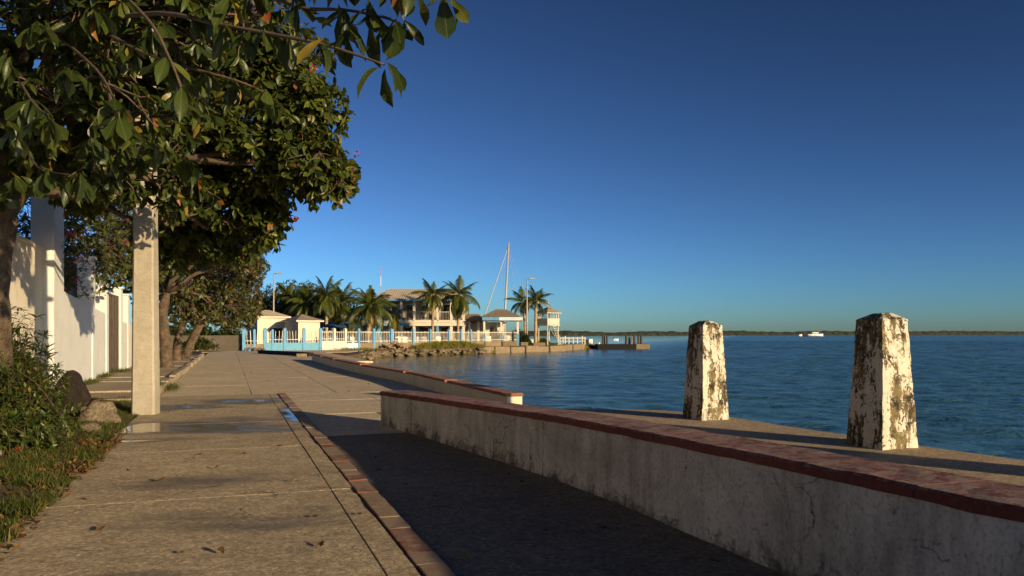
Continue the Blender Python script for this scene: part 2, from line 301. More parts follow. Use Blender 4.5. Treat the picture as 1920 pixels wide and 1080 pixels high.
def sea():
    M = Mat('sea_water'); v = M.coords('pos'); z = M.n('ShaderNodeSeparateXYZ'); M.l(v, z.inputs[0])
    # sheltered, shallow corner of the bay beside the far bank
    shal = M.math('SUBTRACT', M.math('MULTIPLY', z.outputs[1], 0.30), z.outputs[0])
    calm = M.ramp(shal, 8.0, 30.0)
    big = M.noise(M.coords('pos', (0.55, 1.0, 1)), 0.36, 3, 0.55, 0.4)
    mid = M.noise(M.coords('pos', (0.5, 1.0, 1)), 1.3, 4, 0.62, 0.7)
    sml = M.noise(M.coords('pos', (0.6, 1.0, 1)), 5.5, 3, 0.6, 0.5)
    gust = M.noise(M.coords('pos', (0.02, 0.05, 1)), 1.0, 4, 0.6)
    h = M.math('ADD', M.math('MULTIPLY', big, 0.40), M.math('ADD', M.math('MULTIPLY', mid, 0.30), M.math('MULTIPLY', sml, 0.06)))
    amp = M.math('MULTIPLY', M.ramp(calm, 0, 1, 1.0, 0.07), M.ramp(gust, 0.3, 0.7, 0.75, 1.15))
    h = M.math('MULTIPLY', h, amp)
    b = M.bump(h, 1.0, 1.0)
    c = M.mix(M.ramp(shal, 4.0, 26.0), (0.034, 0.108, 0.155), (0.060, 0.078, 0.050))
    M.set(c, M.ramp(calm, 0, 1, 0.20, 0.05), b, IOR=1.333)
    return M.m
MATS['water'] = sea()

# ---------------------------------------------------------------- object helpers
ORG = {}
def tag(o, label=None, cat=None, group=None, kind=None):
    if label: o['label'] = label
    if cat: o['category'] = cat
    if group: o['group'] = group
    if kind: o['kind'] = kind
    return o
def thing(name, loc, label, cat, group=None):
    o = bpy.data.objects.new(name, None); COL.objects.link(o); o.location = loc; o.empty_display_size = 0.2
    ORG[o.name] = Vector(loc); return tag(o, label, cat, group)
def org(p): return ORG.get(p.name, Vector((0, 0, 0))) if p else Vector((0, 0, 0))
def link(name, me, mat, parent=None, loc=None, rot=None, matrix=None):
    o = bpy.data.objects.new(name, me); COL.objects.link(o)
    if mat is not None and len(me.materials) == 0: me.materials.append(MATS[mat] if isinstance(mat, str) else mat)
    if parent:
        o.parent = parent; ORG[o.name] = org(parent)
    return o
def np_mesh(name, V, Fq, uv=None, smooth=False):
    V = np.asarray(V, np.float32); Fq = np.asarray(Fq, np.int32)
    me = bpy.data.meshes.new(name); k = Fq.shape[1]
    me.vertices.add(len(V)); me.vertices.foreach_set('co', V.ravel())
    me.loops.add(Fq.size); me.loops.foreach_set('vertex_index', Fq.ravel())
    me.polygons.add(len(Fq)); me.polygons.foreach_set('loop_start', np.arange(0, Fq.size, k, dtype=np.int32))
    if uv is not None:
        ul = me.uv_layers.new(name='UVMap'); ul.data.foreach_set('uv', np.asarray(uv, np.float32)[Fq.ravel()].ravel())
    if smooth: me.polygons.foreach_set('use_smooth', np.ones(len(Fq), bool))
    me.update(calc_edges=True); return me

class MB:
    def __init__(s): s.v = []; s.f = []
    def add(s, vs, fs):
        o = len(s.v); s.v += [tuple(x) for x in vs]; s.f += [tuple(i + o for i in f) for f in fs]; return s
    def box(s, c, size, rz=0.0, top=1.0):
        c = Vector(c); hx, hy, hz = size[0] / 2, size[1] / 2, size[2] / 2; ca, sa = math.cos(rz), math.sin(rz); vs = []
        for z in (-hz, hz):
            k = top if z > 0 else 1.0
            for x, y in ((-hx, -hy), (hx, -hy), (hx, hy), (-hx, hy)):
                x *= k; y *= k; vs.append((c.x + ca * x - sa * y, c.y + sa * x + ca * y, c.z + z))
        return s.add(vs, [(3, 2, 1, 0), (4, 5, 6, 7), (0, 1, 5, 4), (1, 2, 6, 5), (2, 3, 7, 6), (3, 0, 4, 7)])
    def prism(s, poly, z0, z1):
        n = len(poly)
        vs = [(p[0], p[1], z0) for p in poly] + [(p[0], p[1], z1) for p in poly]
        fs = [tuple(range(n - 1, -1, -1)), tuple(range(n, 2 * n))] + [(i, (i + 1) % n, n + (i + 1) % n, n + i) for i in range(n)]
        return s.add(vs, fs)
    def tube(s, pts, rad, n=8, cap=True):
        pts = [Vector(p) for p in pts]; rings = []; base = len(s.v)
        if isinstance(rad, (int, float)): rad = [rad] * len(pts)
        ref = Vector((0, 0, 1)) if abs((pts[-1] - pts[0]).normalized().z) < 0.9 else Vector((1, 0, 0))
        for i, p in enumerate(pts):
            d = (pts[min(i + 1, len(pts) - 1)] - pts[max(i - 1, 0)])
            d = d.normalized() if d.length > 1e-6 else Vector((0, 0, 1))
            a = d.cross(ref); a = a.normalized() if a.length > 1e-4 else Vector((1, 0, 0)); b = d.cross(a)
            for k in range(n):
                t = 2 * math.pi * k / n; q = p + (a * math.cos(t) + b * math.sin(t)) * rad[i]; s.v.append(tuple(q))
        for i in range(len(pts) - 1):
            for k in range(n):
                a0 = base + i * n + k; a1 = base + i * n + (k + 1) % n; s.f.append((a0, a1, a1 + n, a0 + n))
        if cap:
            s.f.append(tuple(base + k for k in range(n))); e = base + (len(pts) - 1) * n; s.f.append(tuple(e + k for k in range(n - 1, -1, -1)))
        return s
    def cone(s, c, r, h, n=8, rz=0.0):
        c = Vector(c); vs = [(c.x + r * math.cos(rz + 2 * math.pi * k / n), c.y + r * math.sin(rz + 2 * math.pi * k / n), c.z) for k in range(n)] + [(c.x, c.y, c.z + h)]
        return s.add(vs, [(k, (k + 1) % n, n) for k in range(n)] + [tuple(range(n - 1, -1, -1))])
    def hip(s, c, size, h, ridge, rz=0.0):
        """hip roof on a rectangle, with a ridge of the given length along local x"""
        c = Vector(c); hx, hy = size[0] / 2, size[1] / 2; ca, sa = math.cos(rz), math.sin(rz)
        def w(x, y, z): return (c.x + ca * x - sa * y, c.y + sa * x + ca * y, c.z + z)
        vs = [w(-hx, -hy, 0), w(hx, -hy, 0), w(hx, hy, 0), w(-hx, hy, 0), w(-ridge / 2, 0, h), w(ridge / 2, 0, h)]
        return s.add(vs, [(0, 1, 5, 4), (1, 2, 5), (2, 3, 4, 5), (3, 0, 4), (3, 2, 1, 0)])
    def build(s, name, mat, parent=None, smooth=False, bevel=0.0, rough=0.0, rscale=1.0, kind=None, seg=1):
        o3 = org(parent); V = [Vector(p) for p in s.v]
        if rough: V = [p + mnoise.noise_vector(p * rscale) * rough for p in V]
        me = bpy.data.meshes.new(name); me.from_pydata([tuple(p - o3) for p in V], [], s.f); me.update()
        bm = bmesh.new(); bm.from_mesh(me); bmesh.ops.recalc_face_normals(bm, faces=bm.faces); bm.to_mesh(me); bm.free()
        if smooth:
            for p in me.polygons: p.use_smooth = True
        o = link(name, me, mat, parent)
        if bevel:
            b = o.modifiers.new('bevel', 'BEVEL'); b.width = bevel; b.segments = seg; b.limit_method = 'ANGLE'
        if kind: o['kind'] = kind
        return o

def sweep(path, profile, mat, name, parent, rough=0.0, rscale=3.0, smooth=False):
    """profile(s) -> closed list of (offset to the right, z) along a plan path of Vectors"""
    n = len(path); vs = []; k = None
    for i, p in enumerate(path):
        d = (path[min(i + 1, n - 1)] - path[max(i - 1, 0)]); d.z = 0; d.normalize(); r = Vector((d.y, -d.x, 0))
        pr = profile(i / (n - 1)); k = len(pr)
        for off, z in pr: vs.append(Vector((p.x, p.y, 0)) + r * off + Vector((0, 0, z)))
    fs = []
    for i in range(n - 1):
        for j in range(k):
            a = i * k + j; b = i * k + (j + 1) % k; fs.append((a, b, b + k, a + k))
    fs.append(tuple(range(k - 1, -1, -1))); fs.append(tuple((n - 1) * k + j for j in range(k)))
    m = MB(); m.add(vs, fs); return m.build(name, mat, parent, smooth=smooth, rough=rough, rscale=rscale)
def catmull(pts, step):
    P_ = [Vector((p[0], p[1], 0)) for p in pts]; out = []
    for i in range(len(P_) - 1):
        a, b, c, d = P_[max(i - 1, 0)], P_[i], P_[i + 1], P_[min(i + 2, len(P_) - 1)]
        m = max(1, int((c - b).length / step))
        for j in range(m):
            t = j / m; out.append(0.5 * (2 * b + (c - a) * t + (2 * a - 5 * b + 4 * c - d) * t * t + (3 * b - a - 3 * c + d) * t ** 3))
    out.append(P_[-1]); return out

# ---------------------------------------------------------------- the setting
SHORE = [(60, -100), (15.2, -10), (5.29, 8.26), (4.83, 9.15), (3.95, 11.1), (3.0, 13.25), (1.4, 13.95), (0.42, 13.7), (-2.36, 21.25), (-4.6, 26.5), (-9.55, 39.8),
         (-10.1, 46), (-10.4, 55), (-11.2, 63), (-10.2, 67.5), (-6.5, 72), (-3, 76.5), (1, 82.5), (5, 88.5), (10.8, 106), (9, 118), (-5, 140), (-80, 260), (-1500, 900), (-1500, -200), (60, -200)]
g = MB(); g.prism(SHORE, -2.0, -0.05); tag(g.build('ground', 'soil'), kind='structure')
w = MB(); w.add([(-3000, -3000, -0.67), (5000, -3000, -0.67), (5000, 6500, -0.67), (-3000, 6500, -0.67)], [(0, 1, 2, 3)]); sea_o = tag(w.build('water', 'water'), kind='structure')
rw_ = np.random.default_rng(77)
def wave_block(x0, x1, y0, y1, st, lmin, lmax, margin):
    xs = np.arange(x0, x1 + st, st); ys = np.arange(y0, y1 + st, st); X, Y = np.meshgrid(xs, ys); Z = np.zeros_like(X)
    mod = 0.90 + 0.14 * np.sin(X * 0.31 + 1.3 * np.sin(Y * 0.17)) * np.sin(Y * 0.23 + X * 0.11 + 2)
    for k in range(26):
        lam = lmin * (lmax / lmin) ** (k / 25); a = rw_.normal(0, 0.55) + 0.25; kx, ky = math.sin(a) * 6.283 / lam, math.cos(a) * 6.283 / lam
        ph = rw_.uniform(0, 6.28) + 0.9 * np.sin(X * rw_.uniform(.05, .2) + Y * rw_.uniform(.05, .2) + rw_.uniform(0, 6)); s = np.sin(kx * X + ky * Y + ph); Z += 0.0042 * lam ** 0.9 * (s + 0.25 * s * s)
    calm = np.clip(((Y * 0.30 - X) - 4.0) / 14.0, 0, 1); Z *= mod * (1 - 0.88 * calm)
    ed = np.clip(np.minimum(np.minimum(X - x0, x1 - X), np.minimum(Y - y0, y1 - Y)) / margin, 0, 1); Z = -0.6 + Z * ed - 0.10 * (1 - ed) ** 2
    V = np.stack([X.ravel(), Y.ravel(), Z.ravel()], 1); nx, ny = len(xs), len(ys); i = (np.arange(ny - 1)[:, None] * nx + np.arange(nx - 1)[None]).ravel()
    me = np_mesh('waves', V, np.stack([i, i + 1, i + nx + 1, i + nx], 1), None, True); o = link('waves', me, 'water', sea_o)
wave_block(-13, 34, 4, 62, 0.15, 0.40, 2.4, 2.0)
wave_block(-18, 130, 56, 215, 0.55, 1.5, 6.0, 6.0)
# the quay: a rough concrete apron with a worn lip
q = MB(); QE = catmull([(17, -13), (9.7, 0), (5.33, 8.28), (4.87, 9.17), (4.0, 11.13), (3.04, 13.3), (1.42, 14.0), (0.45, 13.75)], 0.35)
QI = [RV(2.3, 13.4), RV(2.28, 11.55), RV(2.62, 9.3), RV(2.92, 7.2), RV(3.05, 4.5), RV(3.05, 2), RV(3.2, -6), RV(3.3, -18)]
qe = [(p.x + 0.035 * mnoise.noise(p * 2.0), p.y + 0.035 * mnoise.noise(p * 2.3 + Vector((5, 0, 0)))) for p in QE]
q.prism(qe + [(p.x, p.y) for p in QI], -0.5, -0.006)
tag(q.build('quay', 'quay', bevel=0.03, seg=2), kind='structure')

def slab(v0, v1, u0, u1, z, mat, parent, th=0.09, gap=0.007, name='slab', skew=0.0, jit=0.004):
    m = MB(); a = 0.004
    j = lambda: rnd.uniform(-jit, jit)
    pts = [(v0 + gap / 2 + j(), u0 + gap / 2 + j()), (v1 - gap / 2 + j(), u0 + gap / 2 + j()), (v1 - gap / 2 + j(), u1 - gap / 2 + j()), (v0 + gap / 2 + j(), u1 - gap / 2 + j())]
    zz = [z + rnd.uniform(-0.003, 0.003) for _ in range(4)]
    vs = [RV(p[0], p[1], z - th) for p in pts] + [RV(p[0], p[1], zz[i] - a) for i, p in enumerate(pts)]
    cx = sum(p[0] for p in pts) / 4; cu = sum(p[1] for p in pts) / 4
    for i, p in enumerate(pts):
        vs.append(RV(p[0] + a * (1 if p[0] < cx else -1), p[1] + a * (1 if p[1] < cu else -1), zz[i]))
    fs = [(3, 2, 1, 0), (8, 9, 10, 11)]
    for i in range(4):
        k = (i + 1) % 4; fs += [(i, k, 4 + k, 4 + i), (4 + i, 4 + k, 8 + k, 8 + i)]
    m.add(vs, fs); return m.build(name, mat, parent)
def struct_root(name, z=0):
    o = bpy.data.objects.new(name, None); COL.objects.link(o); o['kind'] = 'structure'; ORG[o.name] = Vector((0, 0, 0)); return o
def sheet(name, pts, z, mat):
    m = MB(); m.add([RV(a, b, z) for a, b in pts], [tuple(range(len(pts)))]); return tag(m.build(name, mat), kind='structure')
VE, VK = -1.39, 1.15            # pavement edge, kerb-strip edge (v)
UJ = [6.8 + 2.82 * k for k in range(-4, 5)]
sheet('pavement_bedding', [(VE, -4.4), (VK, -4.4), (VK, 18.07), (VE, 18.07)], -0.009, 'soil')
sheet('lane_bedding', [(VK + .002, -4.4), (3.12, -4.4), (3.08, 6.0), (2.3, 11.5), (2.3, 12.6), (4.4, 12.6), (4.4, 18.07), (VK + .002, 18.07)], -0.023, 'soil')
sheet('road_bedding', [(VE, 18.075), (4.3, 18.075), (3.75, 39.5), (6.4, 41.5), (6.4, 62), (VE, 62)], -0.017, 'soil')
pav = struct_root('pavement')
for a, b in zip(UJ[:-1], UJ[1:]):
    slab(VE, 0.80, a, b, 0.0, 'footway', pav)
    slab(0.802, 0.982, a, b, -0.001, 'footway', pav, gap=0.006, name='edging')
strip = struct_root('kerb_strip'); u = UJ[0]; k = 0
while u < UJ[-1] - 0.1:
    L = rnd.choice((0.30, 0.26, 0.29, 0.34, 0.42)); slab(0.988, VK, u, min(u + L, UJ[-1]), 0.008 + rnd.uniform(-0.004, 0.004), 'tile', strip, th=0.07, gap=0.008, name='tile', jit=0.006)
    u += L
lane = struct_root('lane')
for i, (a, b) in enumerate(zip(UJ[:-1], UJ[1:])):
    right = 4.42 if a > 12 else 3.1
    if right > 4:
        slab(VK + 0.004, 2.78, a + 0.9, b + 0.9 if b < 18 else 18.08, -0.011, 'road', lane, gap=0.008); slab(2.78, right, a + 0.9, b + 0.9 if b < 18 else 18.08, -0.011, 'road', lane, gap=0.008)
    else:
        slab(VK + 0.004, right, a + 0.9, b + 0.9, -0.014, 'lane' if b + 0.9 < 11.6 else 'road', lane, gap=0.008)  # shade-darkened colour stops where the wall's shadow ends
road = struct_root('road'); us = [18.08 + 3.4 * k for k in range(14)]
cols = [VE, 0.45, 2.25, 4.35]
for i, (a, b) in enumerate(zip(us[:-1], us[1:])):
    for c0, c1 in zip(cols[:-1], cols[1:]):
        if c1 > 4: c1 = 4.35 - max(0, (a - 20)) * 0.028 if a < 38 else 6.5
        slab(c0, c1, a, b, -0.009, 'road', road, gap=0.012, jit=0.008)
# worn apron in front of the blue fence
ap = MB(); ap.prism([(-22.5, 58), (-11.9, 58), (-11.9, 64), (-14.5, 65.2), (-21.5, 62.6)], -0.2, -0.02); tag(ap.build('apron', 'road'), kind='structure')

# verge, footpath and its kerb
verge_pts = [RV(VE - 0.01, -2), RV(VE - 0.01, 17.0), RV(-3.75, 17.0), RV(-4.6, 10), RV(-6, -2)]
vg = MB(); N = 46; Mv = 12; vs = []; fs = []
for i in range(N):
    for j in range(Mv):
        uu = -2 + 19.2 * i / (N - 1); vv = VE - 0.004 - 3.0 * j / (Mv - 1)
        edge = 0.10 * mnoise.noise(Vector((uu * 1.3, 0, 3))) if j == 0 else 0
        z = -0.012 + (0.10 * min(1, j / 4.0)) + 0.035 * mnoise.noise(Vector((uu * 1.1, vv * 1.1, 0))) * min(1, j / 2)
        vs.append(RV(vv + max(edge, -0.02), uu, z + (0.016 if j == 0 else 0)))
for i in range(N - 1):
    for j in range(Mv - 1):
        a = i * Mv + j; fs.append((a, a + Mv, a + Mv + 1, a + 1))
vg.add(vs, fs); tag(vg.build('verge', 'soil', smooth=True), kind='structure')
fp = struct_root('footpath'); u = 16.6
while u < 48:
    L = rnd.uniform(1.7, 2.2); slab(-3.38, -1.58, u, u + L, 0.10 + rnd.uniform(-0.02, 0.02), 'kerb', fp, th=0.2, gap=0.012, jit=0.01); u += L
kb = struct_root('kerb'); u = 16.7
while u < 50:
    L = rnd.uniform(1.0, 1.6); t = rnd.uniform(-0.03, 0.02)
    m = MB(); c = RV(-1.485 + rnd.uniform(-0.02, 0.02), u + L / 2, 0.04 + t / 2)
    m.box(c, (0.17, L - 0.03, 0.22 + t), TH + rnd.uniform(-0.02, 0.02)); m.build('kerbstone', 'kerb', kb, bevel=0.02, seg=2); u += L

# far mangrove shore across the bay
NS, ND = 520, 7; vs = []; fs = []
for i in range(NS):
    t = i / (NS - 1); bx = -250 + 1900 * t; by = 900 + 1050 * max(0, t - 0.15)
    H = (5.0 + 4.6 * t) * (0.82 + 0.30 * mnoise.noise(Vector((bx * 0.012, 0, 0)))) * (1.0 if t > 0.0 else 0.2)
    for j in range(ND):
        s = j / (ND - 1); pr = [0, 0.55, 0.85, 1.0, 0.95, 0.7, 0][j]
        nz = 1 + 0.22 * mnoise.noise(Vector((bx * 0.10, s * 7, 1))) + 0.14 * mnoise.noise(Vector((bx * 0.31, s * 9, 5)))
        vs.append((bx + 5 * mnoise.noise(Vector((bx * 0.2, s * 5, 9))), by + s * 40 + 4 * mnoise.noise(Vector((bx * .15, s, 2))), -0.7 + H * pr * nz))
for i in range(NS - 1):
    for j in range(ND - 1):
        a = i * ND + j; fs.append((a, a + ND, a + ND + 1, a + 1))
m = MB(); m.add(vs, fs); MATS['mangrove'] = simple('mangrove_foliage', (0.024, 0.030, 0.014), 0.9, 0.45, 0.12, bump=1.0, bscale=0.6, bdist=1.2)
tag(m.build('far_mangrove_shore', 'mangrove'), 'low dark green mangrove shore along the horizon', 'shore', kind='stuff')

# ---------------------------------------------------------------- low walls with red coping
def low_wall(name, path_pts, h, wd, cop_h, joints, mats, label, group, step=0.12):
    path = catmull(path_pts, step); n = len(path)
    root = thing(name, (path[0].x, path[0].y, 0), label, 'low wall', group)
    cum = [0.0]
    for a, b in zip(path[:-1], path[1:]): cum.append(cum[-1] + (b - a).length)
    tot = cum[-1]
    def cut(js):
        e = [0.0] + js + [1.0]; out = []
        for a, b in zip(e[:-1], e[1:]):
            ids = [i for i in range(n) if a * tot - 1e-6 <= cum[i] <= b * tot + 1e-6]
            if len(ids) > 2: out.append(ids)
        return out
    hf = lambda i: h[0] + (h[1] - h[0]) * (cum[i] / tot)
    for ids in cut(joints[0]):
        pp = [path[i].copy() for i in ids]; pp[-1] = pp[-1] + (pp[-2] - pp[-1]) * 0.08; hh = [hf(i) - cop_h for i in ids]
        def prof(s, hh=hh):
            z = hh[min(len(hh) - 1, int(round(s * (len(hh) - 1))))]
            return [(0.02, -0.1), (0.02, z * .2), (0.02, z * .4), (0.02, z * .6), (0.02, z * .8), (0.02, z), (wd - 0.02, z), (wd - 0.02, z * .5), (wd - 0.02, -0.1)]
        sweep(pp, prof, mats[0], 'wall_panel', root, rough=0.006, rscale=4)
    for ids in cut(joints[1]):
        pp = [path[i].copy() for i in ids]; pp[-1] = pp[-1] + (pp[-2] - pp[-1]) * 0.03; hh = [hf(i) for i in ids]; dz = rnd.uniform(-0.0025, 0.0025); ph = rnd.uniform(0, 50)
        def prof(s, hh=hh, dz=dz, ph=ph):
            z = hh[min(len(hh) - 1, int(round(s * (len(hh) - 1))))] + dz
            c = 0.012 + 0.016 * max(0, mnoise.noise(Vector((ph + s * len(hh) * 0.5, 0, 0))))
            d = 0.008 * mnoise.noise(Vector((ph + s * len(hh) * 0.9, 4, 0)))
            return [(0, z - cop_h + 0.003 + d), (0, z - c), (c, z), (wd * .33, z), (wd * .66, z), (wd - 0.02, z), (wd, z - 0.02), (wd, z - cop_h + 0.003)]
        sweep(pp, prof, mats[1], 'coping', root, rough=0.007, rscale=6)
    return root
W1 = [(4.2, -7.5), (3.55, -4), (2.95, -0.5), (2.33, 1.9), (1.85, 3.25), (1.49, 4.295), (1.216, 5.065), (0.75, 6.3), (0.21, 7.54), (-0.55, 9.0), (-1.25, 10.35), (-1.915, 11.54)]
def w1frac(px):     # fraction along wall 1 of the point seen at photo column px
    path = catmull(W1, 0.12); tot = sum((b - a).length for a, b in zip(path[:-1], path[1:])); s = 0
    for a, b in zip(path[:-1], path[1:]):
        if b.y > 0.3 and CX + F * b.x / b.y <= px: return s / tot
        s += (b - a).length
    return 1.0
low_wall('low_wall', W1, (0.84, 0.475), 0.45, 0.062, ([w1frac(1920) - .08, w1frac(1003)], [w1frac(2300), w1frac(1690), w1frac(1385), w1frac(1215), w1frac(1003), w1frac(850)]), ('low_wall', 'coping'),
         'long low curving wall with red painted coping, stained grey face, beside the shaded lane', 'low walls along the quay')
W2 = [(-0.1, 13.4), (-1.4, 17.2), (-2.76, 21.1), (-4.05, 24.1), (-4.93, 26.1)]
low_wall('low_wall', W2, (0.30, 0.30), 0.31, 0.055, ([0.55], [0.3, 0.62]), ('cream', 'coping2'), 'cream low wall with orange-red coping at the water, ending squarely behind the longer wall', 'low walls along the quay', 0.2)
W3 = [(-4.99, 26.22), (-6.9, 31.2), (-9.9, 39.5)]
low_wall('low_wall', W3, (0.32, 0.32), 0.34, 0.06, ([0.5], [0.4, 0.7]), ('cream', 'coping2'), 'farthest low red-topped wall, nearest the blue fence', 'low walls along the quay', 0.3)

# ---------------------------------------------------------------- tapered mooring pillars
def pillar(c, rz, h, b, t, label, seed):
    root = thing('mooring_pillar', (c[0], c[1], -0.006), label, 'pillar', 'tapered mooring pillars on the quay')
    n, m = 9, 26; vs = []; fs = []; ca, sa = math.cos(rz), math.sin(rz)
    ring = []
    for s in range(4):
        for k in range(n): ring.append((s, k / n))
    def sq(i, r):
        s, t_ = ring[i]; x, y = [(-1 + 2 * t_, -1), (1, -1 + 2 * t_), (1 - 2 * t_, 1), (-1, 1 - 2 * t_)][s]
        f = 1 - 0.035 * max(0, (abs(x * y) - 0.72) / 0.28); return x * r * f, y * r * f
    for j in range(m + 1):
        z = h * j / m; r = (b + (t - b) * (j / m) ** 0.92) / 2
        for i in range(4 * n):
            x, y = sq(i, r); p = Vector((ca * x - sa * y, sa * x + ca * y, z))
            p += mnoise.noise_vector(p * 5 + Vector((seed, 0, 0))) * 0.010 + mnoise.noise_vector(p * 18 + Vector((seed, 0, 0))) * 0.005; vs.append(p)
    k4 = 4 * n
    for j in range(m):
        for i in range(k4): fs.append((j * k4 + i, j * k4 + (i + 1) % k4, (j + 1) * k4 + (i + 1) % k4, (j + 1) * k4 + i))
    o = MB(); o.add([v + Vector((c[0], c[1], -0.006)) for v in vs], fs); o.build('shaft', 'peel', root, smooth=False)
    cp = MB(); vs = []; fs = []; lev = [(t / 2 * 1.0, h - 0.004), (t / 2 * 0.97, h + 0.014), (t / 2 * 0.40, h + 0.082), (t / 2 * 0.16, h + 0.092)]
    for r, z in lev:
        for i in range(k4):
            x, y = sq(i, r); p = Vector((ca * x - sa * y, sa * x + ca * y, z)); p += mnoise.noise_vector(p * 9 + Vector((seed, 3, 0))) * 0.012; vs.append(p + Vector((c[0], c[1], -0.006)))
    for j in range(len(lev) - 1):
        for i in range(k4): fs.append((j * k4 + i, j * k4 + (i + 1) % k4, (j + 1) * k4 + (i + 1) % k4, (j + 1) * k4 + i))
    fs.append(tuple((len(lev) - 1) * k4 + i for i in range(k4))); cp.add(vs, fs); cp.build('cap', 'peel', root)
    return root
pillar((4.31, 9.33), R(22), 1.46, 0.56, 0.40, 'larger peeling white concrete pillar, standing nearer on the quay', 3)
pillar((2.99, 12.36), R(24), 1.42, 0.52, 0.37, 'smaller peeling white pillar farther off, between the low wall and the sea', 11)
pillar((6.05, 6.6), R(22), 1.46, 0.56, 0.40, 'peeling white pillar out at the near end of the quay', 21)

# ---------------------------------------------------------------- concrete power pole
pb = G(262.5, 778); proot = thing('power_pole', pb + Vector((0, 0.2, 0)), 'square tapering concrete power pole rising through the leaves at the pavement edge', 'pole')
pm = MB(); c0 = pb + Vector((0, 0.2, 0)); vs = []; fs = []; lv = 24
for j in range(lv + 1):
    z = -0.1 + 9.1 * j / lv; r = (0.362 - 0.0175 * z) / 2; ch = r * 0.17; a = R(9)
    pts = [(-r + ch, -r), (r - ch, -r), (r, -r + ch), (r, r - ch), (r - ch, r), (-r + ch, r), (-r, r - ch), (-r, -r + ch)]
    for x, y in pts: vs.append((c0.x + math.cos(a) * x - math.sin(a) * y + 0.006 * z * 0, c0.y + math.sin(a) * x + math.cos(a) * y, z))
for j in range(lv):
    for i in range(8): fs.append((j * 8 + i, j * 8 + (i + 1) % 8, j * 8 + 8 + (i + 1) % 8, j * 8 + 8 + i))
fs.append(tuple(lv * 8 + i for i in range(8))); pm.add(vs, fs); pm.build('shaft', 'pole', proot, rough=0.004, rscale=2.5)
for z in (7.4, 8.5):
    MB().box((c0.x, c0.y - 0.2, z), (1.8, 0.09, 0.1), TH).build('cross_arm', 'wood', proot, bevel=0.01)

# ---------------------------------------------------------------- white boundary wall with pillars, grilles and gate
VW = -3.39
wallr = thing('boundary_wall', RV(VW, 18), 'tall white boundary wall with capped pillars, iron grilles and a dark gate', 'wall')
def uw(px):         # road coordinate u of the wall face seen at photo column px
    Y = 5392.0 / (430.0 - px); X = (px - CX) * Y / F; return -ST * X + CT * Y
def wall_run(u0, u1, h0, h1, th=0.2, inset=0.03, mat='white', name='wall_panel', parent=None):
    m = MB(); n = max(2, int((u1 - u0) / 0.35)); vs = []; fs = []; K = 9
    for i in range(n + 1):
        t = i / n; uu = u0 + (u1 - u0) * t; h = h0 + (h1 - h0) * t
        for z in np.linspace(-0.1, h, K): vs.append(RV(VW - inset, uu, z))
        for z in np.linspace(h, -0.1, K): vs.append(RV(VW - inset - th, uu, z))
    k = 2 * K
    for i in range(n):
        for j in range(k): fs.append((i * k + j, i * k + (j + 1) % k, (i + 1) * k + (j + 1) % k, (i + 1) * k + j))
    fs += [tuple(range(k)), tuple(n * k + j for j in range(k - 1, -1, -1))]
    m.add(vs, fs); return m.build(name, mat, parent or wallr, rough=0.006, rscale=1.6)
def wall_pillar(u0, h, wd=0.4, cap=True, ln=0.4, mat='white'):
    m = MB(); vs = []; fs = []; lv = 10
    for j in range(lv + 1):
        z = -0.1 + (h + 0.1) * j / lv
        for a, b in ((0, 0), (-wd, 0), (-wd, ln), (0, ln)): vs.append(RV(VW + a, u0 + b, z))
    for j in range(lv):
        for i in range(4): fs.append((j * 4 + i, j * 4 + (i + 1) % 4, j * 4 + 4 + (i + 1) % 4, j * 4 + 4 + i))
    fs.append(tuple(lv * 4 + i for i in range(4))); m.add(vs, fs); p = m.build('pillar', mat, wallr, rough=0.005, rscale=2)
    if cap: MB().box(RV(VW - wd / 2, u0 + ln / 2, h + 0.03), (wd + 0.09, ln + 0.09, 0.07), TH, 0.92).build('cap', mat, p, bevel=0.015, seg=2)
    return p
def grille(u0, u1, z0, z1):
    m = MB(); n = max(2, int((u1 - u0) / 0.13))
    g_ = None
    fr = MB()
    for z in (z0(0) + 0.05, (z1(0) + z0(0)) / 2, z1(0) - 0.06):
        a, b = RV(VW - 0.36, u0, z), RV(VW - 0.36, u1, z); fr.tube([a, b], 0.014, 5)
    root = fr.build('grille', 'iron', wallr)
    for i in range(1, n):
        uu = u0 + (u1 - u0) * i / n; t = i / n; b = MB(); b.tube([RV(VW - 0.36, uu, z0(t) - 0.02), RV(VW - 0.36, uu, z1(t))], 0.011, 5); b.build('bar', 'iron', root)
uA, uB, uC, uD, uE = uw(101), uw(174), uw(200), uw(227), uw(240)
wall_pillar(uA, 4.35, 0.42, False, 1.05)
wall_run(uA + 1.05, uB, 2.24, 2.03); grille(uA + 1.05, uB, lambda t: 2.23 - .2 * t, lambda t: 3.3 - .2 * t)
wall_pillar(uB, 3.28, 0.40)
wall_run(uB + 0.4, uC, 2.0, 1.9); grille(uB + 0.4, uC, lambda t: 2.0 - .1 * t, lambda t: 2.85 - .1 * t)
wall_pillar(uC, 2.98, 0.34)
gt = MB(); gt.box(RV(VW - 0.12, (uC + .4 + uD) / 2, 1.3), (0.05, uD - uC - .44, 2.5), TH); gate = gt.build('gate', 'gate', wallr)
for i in range(9):
    uu = uC + .45 + (uD - uC - .5) * i / 8; b = MB(); b.box(RV(VW - 0.085, uu, 1.3), (0.03, 0.04, 2.5), TH); b.build('gate_rib', 'gate', gate)
wall_pillar(uD, 2.80, 0.30)
wall_run(uD + .4, uE, 1.72, 1.68)
wall_pillar(uE, 2.66, 0.30)
wall_run(uE + .4, 42, 1.68, 1.5)
uu = uE + 4
while uu < 41: wall_pillar(uu, 2.5, 0.30); uu += 3.4
